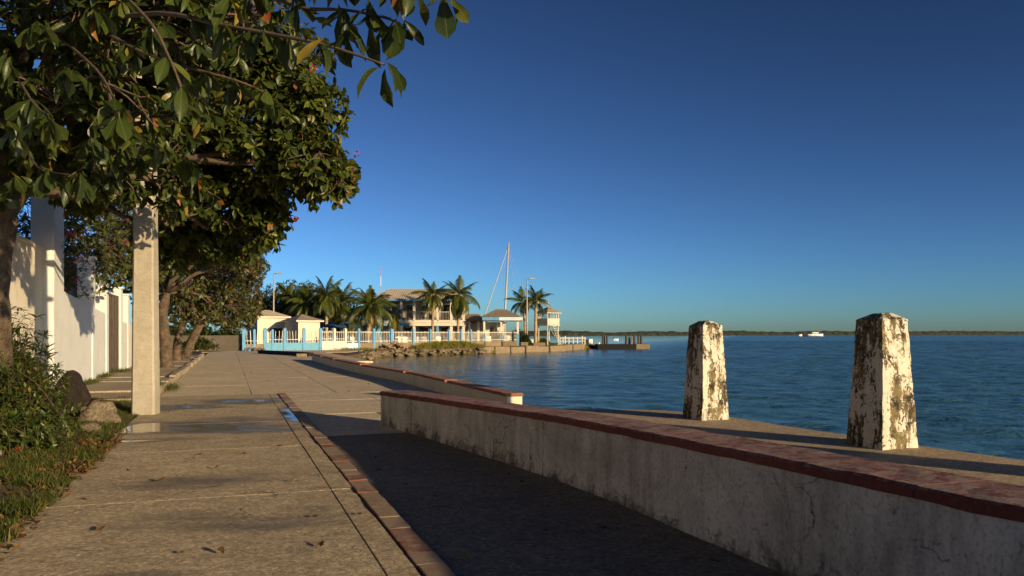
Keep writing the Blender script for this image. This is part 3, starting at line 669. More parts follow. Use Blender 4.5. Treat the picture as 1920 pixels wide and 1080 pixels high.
# older cream wall on the near side of the big pillar
cw = thing('cream_wall', RV(VW - 0.4, 12), 'old cream plastered wall behind the shrubs, left of the white boundary wall', 'wall')
wall_run(4.0, uA - 0.02, 3.0, 3.0, th=0.25, inset=0.22, mat='far_white', name='wall_panel', parent=cw)
MB().box(RV(VW - 0.345, (4 + uA) / 2 - 0.02, 3.04), (0.36, uA - 4.1, 0.09), TH).build('coping', 'far_white', cw, bevel=0.02)

# ---------------------------------------------------------------- leaves, trees, shrubs
def leaf_template(rows=6, W=0.5, fold=0.16, curl=0.22, peak=0.62, wave=0.0):
    V = []; UV = []
    for i in range(rows):
        t = i / (rows - 1)
        w_ = W / 2 * ((t / peak) ** 0.8 if t < peak else max(0.0, 1 - ((t - peak) / (1 - peak)) ** 2.2) ** 0.6)
        if i == 0: w_ = 0.012
        if i == rows - 1: w_ = 0.006
        z = -curl * t * t
        for x in (-1, 0, 1):
            V.append((x * w_, t, z + (fold * w_ if x else 0) + (wave * math.sin(t * 9 + x) * w_ if x else 0))); UV.append((0.5 + 0.5 * x * w_ / (W / 2), t))
    Fq = []
    for i in range(rows - 1):
        for j in range(2): a = i * 3 + j; Fq.append((a, a + 1, a + 4, a + 3))
    return np.array(V), np.array(Fq), np.array(UV)
LT_NEAR = [leaf_template(7, 0.48, 0.25, 0.16, 0.62, 0.12), leaf_template(7, 0.40, 0.6, 0.40, 0.58, 0.3), leaf_template(7, 0.54, 0.12, 0.05, 0.66, 0.22), leaf_template(7, 0.34, 0.9, 0.55, 0.6, 0.35), leaf_template(7, 0.44, 0.3, -0.15, 0.64, 0.4)]
LT_MID = [leaf_template(5, 0.50, 0.3, 0.2, 0.62), leaf_template(5, 0.38, 0.7, 0.45, 0.58, 0.3), leaf_template(5, 0.46, 0.2, -0.12, 0.64, 0.3), leaf_template(5, 0.55, 0.1, 0.05, 0.66, 0.2)]
LT_SMALL = [leaf_template(3, 0.42, 0.2, 0.15, 0.5)]
LT_LANCE = [leaf_template(4, 0.20, 0.2, 0.25, 0.45)]
LT_BLADE = [leaf_template(3, 0.09, 0.0, 0.45, 0.3)]
def frames(d, up):
    d = d / np.linalg.norm(d, axis=1, keepdims=True)
    s = np.cross(d, up); s /= (np.linalg.norm(s, axis=1, keepdims=True) + 1e-9); n = np.cross(s, d); return d, s, n
def scatter(template, O, D, UP, S):
    tl_ = template if isinstance(template, list) else [template]; V, Fq, UV = tl_[0]; d, s, n = frames(D, UP); S = S[:, None, None]
    VV = np.stack([t[0] for t in tl_])[np.arange(len(O)) * 7 % len(tl_)]
    A = O[:, None, :] + S * (VV[:, :, 0:1] * s[:, None, :] + VV[:, :, 1:2] * d[:, None, :] + VV[:, :, 2:3] * n[:, None, :])
    k = len(V); N = len(O)
    return A.reshape(-1, 3), (Fq[None] + (np.arange(N) * k)[:, None, None]).reshape(-1, 4), np.tile(UV, (N, 1))
def leaves_obj(name, tmpl, O, D, UP, S, mat, parent, kind=None):
    o3 = np.array(org(parent)); V, Fq, UV = scatter(tmpl, O - o3, D, UP, S)
    me = np_mesh(name, V, Fq, UV, True); o = link(name, me, mat, parent)
    if kind: o['kind'] = kind
    return o
def whorls(tips, axes, per, size, droop=0.6, spread=0.9, rng=nrg):
    O = []; D = []; U = []; S = []
    for p, a in zip(tips, axes):
        a = np.array(a) / (np.linalg.norm(a) + 1e-9); r = np.cross(a, [0.3, 0.5, 0.8]); r /= np.linalg.norm(r); q_ = np.cross(a, r)
        n = rng.integers(per[0], per[1] + 1); ph = rng.uniform(0, 6.28)
        for k in range(n):
            t = ph + k * 2.4 + rng.uniform(-0.3, 0.3); e = rng.uniform(0.1, 0.9)
            d = (r * math.cos(t) + q_ * math.sin(t)) * spread + a * e; d[2] -= droop * rng.uniform(0.5, 1.5)
            O.append(np.array(p) + a * rng.uniform(-0.06, 0.02)); D.append(d + rng.normal(0, 0.12, 3)); U.append(a * 0.6 + np.array([0, 0, 0.8]) + rng.normal(0, 0.35, 3)); S.append(rng.uniform(*size))
    return np.array(O), np.array(D), np.array(U), np.array(S)
def crown_points(ells, n, rng, shell=0.55):
    """points in a union of ellipsoids, most of them in the outer shell"""
    out = []; w_ = np.array([e[1][0] * e[1][1] * e[1][2] for e in ells]) ** 0.66; w_ /= w_.sum(); tries = 0
    while len(out) < n and tries < n * 60:
        tries += 1
        c, r = ells[rng.choice(len(ells), p=w_)]; d = rng.normal(size=3); d /= np.linalg.norm(d)
        rad = rng.uniform(shell, 1.0) ** 0.7 * (1 + 0.10 * mnoise.noise(Vector(d * 2.5 + np.array(c)))); p = np.array(c) + d * np.array(r) * rad
        if any(np.sum(((p - np.array(c2)) / np.array(r2)) ** 2) < 0.45 for c2, r2 in ells if c2 is not c): continue
        out.append((p, d))
    return out
def bez(a, b, sag=0.0, n=6, jit=0.0, rng=nrg):
    a = np.array(a); b = np.array(b); L = np.linalg.norm(b - a); pts = []
    for i in range(n + 1):
        t = i / n; p = a + (b - a) * t; p[2] += sag * L * 4 * t * (1 - t)
        if 0 < i < n: p += rng.normal(0, jit * L, 3)
        pts.append(p)
    return pts
def tree(name, base, trunk_pts, trunk_r, ells, nclump, per, size, mats, label, group, rng, tmpl, extra=None, limb_r=0.09, droop=0.6, twig=0.008, shell=0.5):
    root = thing(name, base, label, 'tree', group)
    tk = MB(); tk.tube(catmull3(trunk_pts, 4), np.interp(np.linspace(0, 1, (len(trunk_pts) - 1) * 4 + 1), np.linspace(0, 1, len(trunk_r)), trunk_r).tolist(), 12)
    tk.build('trunk', 'bark', root, smooth=True, rough=0.03, rscale=3.5)
    top = np.array(trunk_pts[-1]); br = MB(); nodes = []
    for c, r in ells:
        L = bez(top, np.array(c), 0.06, 7, 0.03, rng); br.tube(L, np.linspace(limb_r, limb_r * 0.35, 8).tolist(), 7)
        nodes += [(np.array(p), limb_r * 0.4) for p in L[2:]]
        for k in range(4):
            d = rng.normal(size=3); d /= np.linalg.norm(d); e = np.array(c) + d * np.array(r) * 0.62; st = L[rng.integers(3, 8)]
            L2 = bez(st, e, 0.05, 5, 0.05, rng); br.tube(L2, np.linspace(limb_r * 0.4, limb_r * 0.14, 6).tolist(), 5); nodes += [(np.array(p), limb_r * 0.15) for p in L2[1:]]
    NP = np.array([n_[0] for n_ in nodes]); cl = crown_points(ells, nclump, rng, shell); tips = []; axes = []
    for p, d in cl:
        i = np.argmin(np.sum((NP - p) ** 2, axis=1)); a = NP[i]
        br.tube(bez(a, p, 0.04, 3, 0.06, rng), [twig * 1.6, twig * 1.3, twig, twig * 0.7], 3, cap=False)
        ax = (p - a); ax = ax / (np.linalg.norm(ax) + 1e-6) + d * 0.4; tips.append(p); axes.append(ax)
    if extra: extra(br, tips, axes)
    br.build('branches', 'twig', root, smooth=True, kind='stuff')
    O, D, U, S = whorls(tips, axes, per, size, droop, rng=rng)
    leaves_obj('crown', tmpl, O, D, U, S, mats, root, kind='stuff')
    return root
def catmull3(pts, m):
    P_ = [Vector(p) for p in pts]; out = []
    for i in range(len(P_) - 1):
        a, b, c, d = P_[max(i - 1, 0)], P_[i], P_[i + 1], P_[min(i + 2, len(P_) - 1)]
        for j in range(m):
            t = j / m; out.append(0.5 * (2 * b + (c - a) * t + (2 * a - 5 * b + 4 * c - d) * t * t + (3 * b - a - 3 * c + d) * t ** 3))
    out.append(P_[-1]); return out
def E(px, py, Y, rx, ry, rz): return (tuple(P(px, py, Y)), (rx, ry, rz))

# tree 1: the near almond tree whose boughs hang into the frame
rng1 = np.random.default_rng(11)
T1 = Vector((-6.75, 10.2, 0.0))
t1 = thing('almond_tree', T1, 'nearest sea almond tree with big hanging leaves, dark trunk at the left edge', 'tree', 'trees along the boundary wall')
tp = [T1 + Vector((0, 0, -0.1)), T1 + Vector((0.03, -0.1, 1.0)), T1 + Vector((0.10, -0.2, 2.0)), T1 + Vector((0.32, -0.3, 2.9)), T1 + Vector((0.42, -0.4, 3.7))]
tk = MB(); tk.tube(catmull3(tp, 5), np.linspace(0.40, 0.24, 21).tolist(), 14); tk.build('trunk', 'bark', t1, smooth=True, rough=0.05, rscale=4)
br = MB(); top1 = np.array(tp[-1]); n1 = []; 
ell1 = [E(60, 60, 8.8, 1.7, 1.5, 1.35), E(230, 120, 8.2, 1.15, 1.1, 1.0), E(-60, 230, 9.0, 1.1, 1.2, 0.85), E(330, -40, 7.8, 1.3, 1.2, 0.9), E(120, 270, 9.2, 0.95, 0.9, 0.62), E(150, -200, 8.6, 1.7, 1.6, 1.2), E(-250, 0, 9.2, 1.6, 1.5, 1.5), E(275, 300, 11.2, 0.75, 0.6, 0.55), E(335, 360, 11.6, 0.5, 0.5, 0.36), E(200, 330, 11.0, 0.6, 0.6, 0.42)]
for c, r in ell1:
    L = bez(top1, np.array(c), 0.05, 7, 0.03, rng1); br.tube(L, np.linspace(0.10, 0.03, 8).tolist(), 7); n1 += [np.array(p) for p in L[2:]]
    for k in range(5):
        d = rng1.normal(size=3); d /= np.linalg.norm(d); L2 = bez(L[rng1.integers(3, 8)], np.array(c) + d * np.array(r) * 0.65, 0.05, 5, 0.05, rng1)
        br.tube(L2, np.linspace(0.03, 0.011, 6).tolist(), 5); n1 += [np.array(p) for p in L2[1:]]
NP1 = np.array(n1); tips = []; axes = []
for p, d in crown_points(ell1, 1500, rng1, 0.3):
    a = NP1[np.argmin(np.sum((NP1 - p) ** 2, axis=1))]; br.tube(bez(a, p, 0.04, 3, 0.06, rng1), [0.013, 0.010, 0.008, 0.006], 4, cap=False)
    ax = p - a; tips.append(p); axes.append(ax / (np.linalg.norm(ax) + 1e-6) + d * 0.4)
# boughs that reach out over the pavement, seen against the sky
bough = [([(170, 40, 7.6), (300, 25, 6.4), (420, 48, 5.9), (520, 66, 5.6), (600, 82, 5.4), (660, 100, 5.3), (720, 121, 5.2)], 0.022),
         ([(300, -60, 6.6), (470, -20, 5.9), (560, 14, 5.6), (640, 18, 5.4), (700, 28, 5.3), (742, 40, 5.2)], 0.018),
         ([(420, -120, 5.9), (600, -60, 5.4), (720, -40, 5.2), (800, -28, 5.1), (836, -14, 5.1)], 0.016),
         ([(150, 30, 7.9), (240, 85, 7.0), (330, 120, 6.7), (440, 150, 6.5), (500, 175, 6.5)], 0.02),
         ([(200, -40, 7.2), (280, 40, 6.3), (318, 110, 6.0), (340, 165, 5.9), (350, 200, 5.9)], 0.016),
         ([(40, 250, 8.6), (60, 300, 7.4), (90, 320, 6.8), (150, 330, 6.4)], 0.014), ([(20, 120, 8.2), (60, 190, 6.4), (90, 215, 6.0)], 0.014),
         ([(100, 60, 8.2), (180, 130, 6.6), (215, 190, 6.2), (225, 225, 6.1)], 0.014)]
btips = [];
for pts, r in bough:
    q3 = [P(*p) for p in pts]; cc = catmull3(q3, 4); br.tube(cc, np.linspace(r, r * 0.35, len(cc)).tolist(), 6)
clus = [(722, 121, 5.2, 3), (742, 40, 5.2, 5), (700, 26, 5.3, 6), (650, 60, 5.35, 5), (640, 18, 5.4, 5), (600, 80, 5.4, 4), (560, 12, 5.6, 6), (545, 62, 5.6, 4), (505, 48, 5.7, 6), (470, 60, 5.8, 6), (420, 48, 5.9, 7), (836, -14, 5.1, 3),
        (770, -32, 5.15, 5), (720, -40, 5.2, 5), (660, -50, 5.3, 6), (600, -60, 5.4, 6), (480, -20, 5.9, 7), (430, 0, 5.9, 7), (375, 10, 6.1, 8), (350, 200, 5.9, 6), (340, 165, 5.9, 5), (318, 110, 6.0, 7), (500, 175, 6.5, 6),
        (440, 150, 6.5, 7), (385, 130, 6.6, 7), (330, 120, 6.7, 8), (150, 330, 6.4, 8), (90, 320, 6.8, 8), (90, 215, 6.0, 9), (60, 190, 6.4, 8), (225, 225, 6.1, 9), (215, 190, 6.2, 8), (290, 60, 6.3, 8), (240, 85, 7.0, 8), (30, 330, 7.0, 8),
        (10, 110, 6.6, 8), (130, 130, 6.6, 8), (180, 20, 6.6, 8), (70, 40, 6.6, 8), (280, 270, 7.0, 8), (350, 300, 7.2, 7), (20, 230, 6.4, 8), (170, 260, 6.8, 8)]
lead = [P(722, 121, 5.2)]
O2 = []; D2 = []; U2 = []; S2 = []
for px, py, Y, n in clus:
    p = np.array(P(px, py, Y)); near = min((Vector(p) - c).length for b_ in bough for c in catmull3([P(*q) for q in b_[0]], 3))
    for k in range(n):
        t = k * 2.4 + rng1.uniform(0, 1); d = np.array([math.cos(t) * 0.62, math.sin(t) * 0.55, -0.75 + rng1.uniform(-0.3, 0.45)])
        O2.append(p + rng1.normal(0, 0.018, 3)); D2.append(d); U2.append(np.array([d[0], d[1], 0.9]) + rng1.normal(0, 0.35, 3)); S2.append(rng1.uniform(0.15, 0.27) if px < 480 else rng1.uniform(0.17, 0.25))
# leaves placed singly, hanging clear against the sky
for (x0, y0, x1, y1, Y) in ((722, 130, 721, 197, 5.2), (734, 122, 761, 172, 5.2), (830, -8, 838, 72, 5.1), (846, -4, 876, 42, 5.1), (757, 38, 796, 78, 5.2), (699, 40, 694, 120, 5.25), (712, 60, 702, 112, 5.3), (738, 45, 730, 110, 5.2), (690, -2, 702, 60, 5.3), (609, 84, 612, 138, 5.4), (625, 78, 655, 124, 5.4)):
    a = np.array(P(x0, y0, Y)); b = np.array(P(x1, y1, Y + 0.02)); O2.append(a); D2.append(b - a); U2.append(np.array([-0.35, -0.9, 0.2]) + rng1.normal(0, 0.15, 3)); S2.append(np.linalg.norm(b - a))
br.build('branches', 'twig', t1, smooth=True, kind='stuff')
O, D, U, S = whorls(tips, axes, (7, 11), (0.10, 0.23), 0.75, rng=rng1)
leaves_obj('crown', LT_NEAR, O, D, U, S, 'leaf', t1, kind='stuff')
LM = []
for i, (V, Fq, UV) in enumerate(LT_NEAR):
    me = np_mesh('leaf', V, Fq, UV, True); me.materials.append(MATS['leaf']); LM.append(me)
O2, D2, U2, S2 = map(np.array, (O2, D2, U2, S2)); d_, s_, n_ = frames(D2, U2); nl = min(len(O2), 300)
for i in range(len(O2) - nl, len(O2)):
    o = bpy.data.objects.new('leaf', LM[i * 3 % 5]); COL.objects.link(o); o.parent = t1
    mt = Matrix((s_[i], d_[i], n_[i])).transposed().to_4x4() @ Matrix.Scale(S2[i], 4); mt.translation = Vector(O2[i]) - T1; o.matrix_local = mt

# tree 2: the middle almond tree behind the pole
ell2 = [E(330, 455, 16.2, 0.85, 0.9, 0.55), E(420, 445, 15.6, 0.6, 0.8, 0.5), E(490, 440, 14.6, 0.38, 0.5, 0.33), E(605, 320, 13.4, 0.55, 0.7, 0.55), E(590, 210, 13.5, 0.6, 0.8, 0.6), E(500, 400, 14.4, 0.45, 0.6, 0.35), E(470, 235, 14.0, 1.35, 1.5, 1.15), E(560, 300, 13.6, 0.85, 0.9, 0.72), E(380, 120, 14.2, 1.6, 1.6, 1.3), E(520, 130, 13.8, 1.0, 1.1, 0.8), E(300, 260, 14.6, 1.4, 1.5, 1.2), E(420, 380, 14.6, 0.85, 1.0, 0.55), E(250, 60, 14.6, 1.6, 1.5, 1.4), E(190, 330, 15.0, 1.1, 1.1, 0.75), E(340, 420, 15.6, 0.7, 0.9, 0.5), E(300, -120, 14.6, 1.8, 1.6, 1.3)]
b2 = RV(-4.35, 15.2, 0.0)
tree('almond_tree', b2, [b2 + Vector((0, 0, -.1)), b2 + Vector((0.1, 0, 1.2)), b2 + Vector((0.4, 0.1, 2.4)), b2 + Vector((1.1, 0.3, 3.7))], [0.26, 0.22, 0.19, 0.16], ell2, 4300, (7, 9), (0.13, 0.24), 'leaf_far',
     'large sea almond crown overhanging the pavement behind the power pole, rooted behind the wall', 'trees along the boundary wall', np.random.default_rng(5), LT_MID, limb_r=0.075, shell=0.28)
# red blossoms on it
fl = thing('blossom_spray', P(585, 128, 13.0), 'few red blossoms among the outer leaves of the overhanging crown', 'blossom')
Of = []; Df = []
rf = np.random.default_rng(3)
for px, py, Y in ((586, 128, 12.6), (663, 326, 13.4), (661, 340, 13.4), (668, 288, 13.4), (555, 412, 13.6)):
    for k in range(7): Of.append(np.array(P(px, py, Y)) + rf.normal(0, 0.025, 3)); Df.append(rf.normal(size=3) + np.array([0.2, -0.4, 0]))
leaves_obj('petals', LT_SMALL[0], np.array(Of), np.array(Df), rf.normal(size=(len(Of), 3)), rf.uniform(0.05, 0.09, len(Of)), 'petal_red', fl, 'stuff')

# trees 3 and 4: browning trees farther along the footpath
def far_tree(bp, leans, ells, n, mat, label, seed, tr=0.19):
    r_ = np.random.default_rng(seed); b = Vector(bp); pts = [b + Vector((0, 0, -.1))] + [b + Vector(l) for l in leans]
    return tree('almond_tree', b, pts, [tr * 1.25, tr, tr * .9, tr * .7], ells, n, (6, 9), (0.16, 0.25), mat, label, 'trees along the boundary wall', r_, LT_SMALL[0], limb_r=0.09, twig=0.012, shell=0.35)
t3 = G(313, 688, 0.1)
far_tree(t3, [(-0.05, 0, 0.9), (-0.15, 0, 1.9), (0.0, 0, 2.7)], [E(330, 510, 30, 1.6, 1.6, 1.3), E(410, 500, 31, 1.3, 1.5, 1.2), E(370, 440, 30, 1.5, 1.6, 1.2), E(450, 440, 28, 0.9, 1.1, 0.9), E(300, 440, 31, 1.6, 1.6, 1.4), E(250, 470, 31, 1.5, 1.5, 1.4), E(425, 575, 32, 1.0, 1.2, 0.75), E(360, 580, 32, 1.1, 1.2, 0.7), E(465, 480, 29, 0.7, 0.9, 0.7)], 1300, 'leaf_brown', 'tree with browning leaves on a pale trunk just past the power pole', 21)
t4 = G(345, 673, 0.1)
far_tree(t4, [(0.35, 0, 0.8), (0.75, 0, 1.6), (1.0, 0, 2.3)], [E(420, 580, 40, 1.7, 1.6, 1.0), E(460, 550, 39, 1.0, 1.3, 1.2), E(440, 510, 40, 1.3, 1.5, 1.3), E(395, 545, 41, 1.5, 1.5, 1.2), E(452, 592, 40, 0.8, 1.2, 0.6), E(475, 500, 38, 0.8, 1.0, 0.8), E(470, 572, 39, 0.6, 0.9, 0.8)], 1000, 'leaf_brown', 'leaning forked tree with rusty leaves, last before the grey wall', 22, 0.2)
t5 = G(331, 676, 0.1)
far_tree(t5, [(0.05, 0, 0.9), (0.25, 0.2, 1.8), (0.4, 0.3, 2.6)], [E(350, 575, 42, 1.6, 1.5, 0.9), E(370, 540, 43, 1.7, 1.6, 1.4), E(330, 520, 43, 1.5, 1.5, 1.5)], 420, 'leaf_far', 'slim green tree between the pale trunk and the leaning forked tree', 23, 0.17)
# dense yard trees behind the white wall
for (px, py, Y, s, lab, seed) in ((120, 430, 22.0, 1.7, 'dark bushy tree behind the white wall above its first grille', 31), (215, 440, 29.0, 2.0, 'dark bushy tree behind the white wall above its gate', 32), (290, 480, 37.0, 2.5, 'dark bushy tree behind the far end of the white wall', 33)):
    c = P(px, py, Y); b = Vector((c.x - 0.6, c.y + 0.8, 0))
    tree('yard_tree', b, [b + Vector((0, 0, -.1)), b + Vector((0.1, 0, 1.2)), b + Vector((0, 0, 2.2))], [0.16, 0.13, 0.1], [((c.x, c.y, c.z), (s, s * .9, s * .72)), ((c.x - s * .7, c.y + .4, c.z - .4), (s * .8, s * .8, s * .7)), ((c.x + s * .5, c.y + .3, c.z - s * .45), (s * .7, s * .7, s * .6))], 520, (6, 9), (0.13, 0.2), 'leaf_bush', lab, 'trees inside the walled yard', np.random.default_rng(seed), LT_SMALL[0], limb_r=0.06, twig=0.01, shell=0.3)

# bougainvillea over the wall
bg = thing('bougainvillea', RV(VW - 0.7, uA + 2.2, 0), 'bougainvillea with pink bracts spilling over the white wall by the tall pillar', 'bougainvillea')
rb = np.random.default_rng(17); st = MB(); tips = []; axes = []; fo = []
for k in range(26):
    a = np.array(RV(VW - 0.6, uA + 1.4 + rb.uniform(-.3, 3.4), rb.uniform(1.6, 2.4))); e = np.array(RV(VW + rb.uniform(-.5, 0.5), uA + 1.0 + rb.uniform(-.6, 4.0), rb.uniform(2.2, 3.9))); L = bez(a, e, 0.15, 6, 0.04, rb)
    st.tube(L, np.linspace(0.012, 0.004, 7).tolist(), 4)
    for p in L[2:]:
        for _ in range(3): tips.append(p + rb.normal(0, 0.08, 3)); axes.append(rb.normal(size=3))
    if k % 3 == 0: fo.append(L[-1])
fo += [np.array(P(*q)) for q in ((136, 436, 16.2), (150, 440, 16.3), (128, 440, 16.2), (158, 490, 16.8), (205, 460, 19), (240, 450, 21))]
for f_ in fo[-6:]: st.tube(bez(np.array(RV(VW - 0.3, uA + 1.6, 2.6)), f_, 0.1, 5, 0.02, rb), 0.006, 4)
st.build('stems', 'twig', bg, kind='stuff')
O, D, U, S = whorls(tips, axes, (3, 5), (0.05, 0.085), 0.3, rng=rb); leaves_obj('leaves', LT_SMALL[0], O, D, U, S, 'leaf_bush', bg, 'stuff')
Of = []; 
for p in fo:
    for k in range(12): Of.append(p + rb.normal(0, 0.05, 3))
Of = np.array(Of); leaves_obj('bracts', leaf_template(3, 0.7, 0.2, 0.1, 0.5), Of, rb.normal(size=Of.shape), rb.normal(size=Of.shape), rb.uniform(0.05, 0.085, len(Of)), 'petal', bg, 'stuff')

# shrubs on the verge
def shrub(name, c, r, n, per, size, tmpl, mat, label, seed, up=0.6, group='shrubs on the verge', droop=0.1):
    root = thing(name, c, label, 'shrub', group); r_ = np.random.default_rng(seed); st = MB(); tips = []; axes = []
    for k in range(n):
        a = np.array(c) + np.array([r_.normal(0, r[0] * .25), r_.normal(0, r[1] * .25), -0.03]); d = r_.normal(size=3); d /= np.linalg.norm(d); d[2] = abs(d[2])
        rad = r_.uniform(0.35, 1.0); e = np.array(c) + np.array([d[0] * r[0], d[1] * r[1], 0.08 + d[2] * r[2]]) * np.array([rad, rad, r_.uniform(0.4, 1)])
        L = bez(a, e, 0.10, 4, 0.03, r_); st.tube(L, np.linspace(0.008, 0.003, 5).tolist(), 3, cap=False)
        for p in L[2:]: tips.append(p); axes.append((L[-1] - L[-2]) / (np.linalg.norm(L[-1] - L[-2]) + 1e-6) + np.array([0, 0, up]))
    st.build('stems', 'twig', root, kind='stuff'); O, D, U, S = whorls(tips, axes, per, size, droop, 0.8, rng=r_); leaves_obj('leaves', tmpl, O, D, U, S, mat, root, 'stuff'); return root
shrub('oleander_shrub', (-6.75, 9.6, 0.06), (0.85, 0.9, 1.9), 330, (6, 9), (0.11, 0.19), LT_LANCE[0], 'leaf_shrub', 'tall shrub of narrow upright leaves at the left edge below the trunk', 41)
shrub('oleander_shrub', (-7.2, 11.6, 0.06), (0.8, 0.7, 1.6), 260, (6, 9), (0.11, 0.18), LT_LANCE[0], 'leaf_shrub', 'narrow-leaved shrub against the cream wall beside the dark boulder', 42)
shrub('low_shrub', (-6.05, 9.75, 0.04), (0.8, 0.75, 0.8), 330, (6, 9), (0.05, 0.095), LT_SMALL[0], 'leaf_shrub', 'low leafy shrub in front of the dark boulder', 43)
shrub('low_shrub', (-5.35, 8.55, 0.03), (0.62, 0.6, 0.45), 260, (6, 9), (0.045, 0.085), LT_SMALL[0], 'leaf_shrub', 'lowest leafy shrub behind the grass, nearest the pavement', 44)
shrub('low_shrub', (-6.6, 10.9, 0.04), (0.65, 0.6, 0.95), 260, (6, 9), (0.05, 0.095), LT_SMALL[0], 'leaf_shrub', 'leafy shrub left of the dark boulder, between the two taller shrubs', 45)
for (p, lab) in ((P(55, 820, 8.6), 'small red flower in the low shrubs above the grass'), (P(30, 842, 8.2), 'red flower lowest of the two, beside the leaf litter')):
    f = thing('red_flower', p, lab, 'flower', 'red flowers in the shrubs'); r_ = np.random.default_rng(int(p.x * -100)); Of = np.array(p) + r_.normal(0, 0.015, (9, 3))
    leaves_obj('petals', LT_SMALL[0], Of, r_.normal(size=(9, 3)) + np.array([0, -.3, .6]), r_.normal(size=(9, 3)), r_.uniform(0.03, 0.05, 9), 'petal_red', f, 'stuff')

# grass, weeds and leaf litter
def grass(name, n, area, size, mat, label, seed, tmpl=None, dens=None):
    r_ = np.random.default_rng(seed); O = []; 
    while len(O) < n:
        p = area(r_)
        if dens and r_.uniform() > dens(p): continue
        O.append(p)
    O = np.array(O); D = np.stack([r_.normal(0, 0.45, n), r_.normal(0, 0.45, n), np.ones(n)], 1); U = r_.normal(size=(n, 3)); U[:, 2] *= 0.2
    k = np.array([0.6 + 0.8 * max(0, 0.5 + mnoise.noise(Vector(o) * 1.7)) for o in O])
    o = leaves_obj(name, tmpl or LT_BLADE[0], O, D, U, r_.uniform(*size, n) * k, mat, None); tag(o, label, 'grass', None, 'stuff'); return o
def vz(v_, u_): j = (VE - v_) / 3.0 * 11; return -0.012 + 0.10 * min(1, max(0, j) / 4.0)
def area1(r_):
    v_ = VE + 0.10 - abs(r_.normal(0, 0.55)); u_ = r_.uniform(2.5, 10.2); v_ += 0.10 * mnoise.noise(Vector((u_ * 2.2, 0, 1))); return np.array(RV(v_, u_, vz(v_, u_)))
grass('near_grass', 22000, area1, (0.035, 0.095), 'grass', 'tufty green grass along the pavement edge', 51, dens=lambda p: 0.06 + 0.94 * (mnoise.noise(Vector(p) * 1.6) > 0.0))
def area2(r_):
    v_ = r_.uniform(-3.3, VE + 0.02); u_ = r_.uniform(10.5, 16.9); return np.array(RV(v_, u_, vz(v_, u_)))
grass('verge_grass', 24000, area2, (0.03, 0.08), 'grass', 'short grass between the boulders and the white wall', 52)
def area3(r_):
    k = r_.integers(0, 5); c = ((-3.2, 21.8), (-3.25, 24.8), (-1.62, 19.5), (-1.3, 20.5), (-3.2, 28))[k]; return np.array(RV(c[0] + r_.normal(0, .10), c[1] + r_.normal(0, .55), 0.09 if c[0] < -1.5 else 0))
grass('path_weeds', 2200, area3, (0.06, 0.14), 'grass', 'weeds growing in the joints of the footpath', 53)
def litter_area(r_):
    v_ = VE + 0.14 - abs(r_.normal(0, 0.35)); u_ = r_.choice([r_.uniform(2.6, 6.5), r_.uniform(2.6, 12), r_.uniform(8.3, 10.8)]); return np.array(RV(v_, u_, vz(v_, u_) + 0.012))
r_ = np.random.default_rng(54); O = np.array([litter_area(r_) for _ in range(2600)]); D = r_.normal(size=O.shape); D[:, 2] *= 0.25; U = r_.normal(0, .35, O.shape); U[:, 2] = 1
tag(leaves_obj('leaf_litter', leaf_template(4, 0.5, 0.5, -0.3, 0.5), O, D, U, r_.uniform(0.03, 0.08, len(O)), 'dry_leaf', None), 'brown dead leaf litter along the edge of the grass', 'leaf litter', None, 'stuff')

# boulders
def rock_mesh(seed, sub=3, amp=0.28):
    bm = bmesh.new(); bmesh.ops.create_icosphere(bm, subdivisions=sub, radius=1.0); s = Vector((seed * 7.3, seed * 3.1, seed))
    for v_ in bm.verts:
        n_ = mnoise.noise(v_.co * 0.9 + s) * amp * 1.5 + mnoise.noise(v_.co * 2.3 + s) * amp * 0.6 + mnoise.noise(v_.co * 6 + s) * amp * 0.18; v_.co *= 1 + n_
    me = bpy.data.meshes.new('rock'); bm.to_mesh(me); bm.free(); return me
def boulder(p, r, mat, label, seed, rz=0):
    me = rock_mesh(seed, 4); me.materials.append(MATS[mat]); o = bpy.data.objects.new('boulder', me); COL.objects.link(o); o.location = p; o.scale = r; o.rotation_euler = (0.1, 0.1, rz); return tag(o, label, 'boulder', 'boulders on the verge')
boulder(G(122, 782) + Vector((0, 0.2, 0.22)), (0.26, 0.27, 0.44), 'rock_dark', 'dark brown boulder standing upright against the shrubs', 2)
boulder(G(174, 796) + Vector((0, 0.15, 0.12)), (0.29, 0.25, 0.22), 'rock', 'pale grey boulder beside the dark one', 5, 0.5)
boulder(G(163, 812) + Vector((0, 0.05, 0.04)), (0.13, 0.10, 0.08), 'rock', 'small pale stone in front of the boulders', 8)

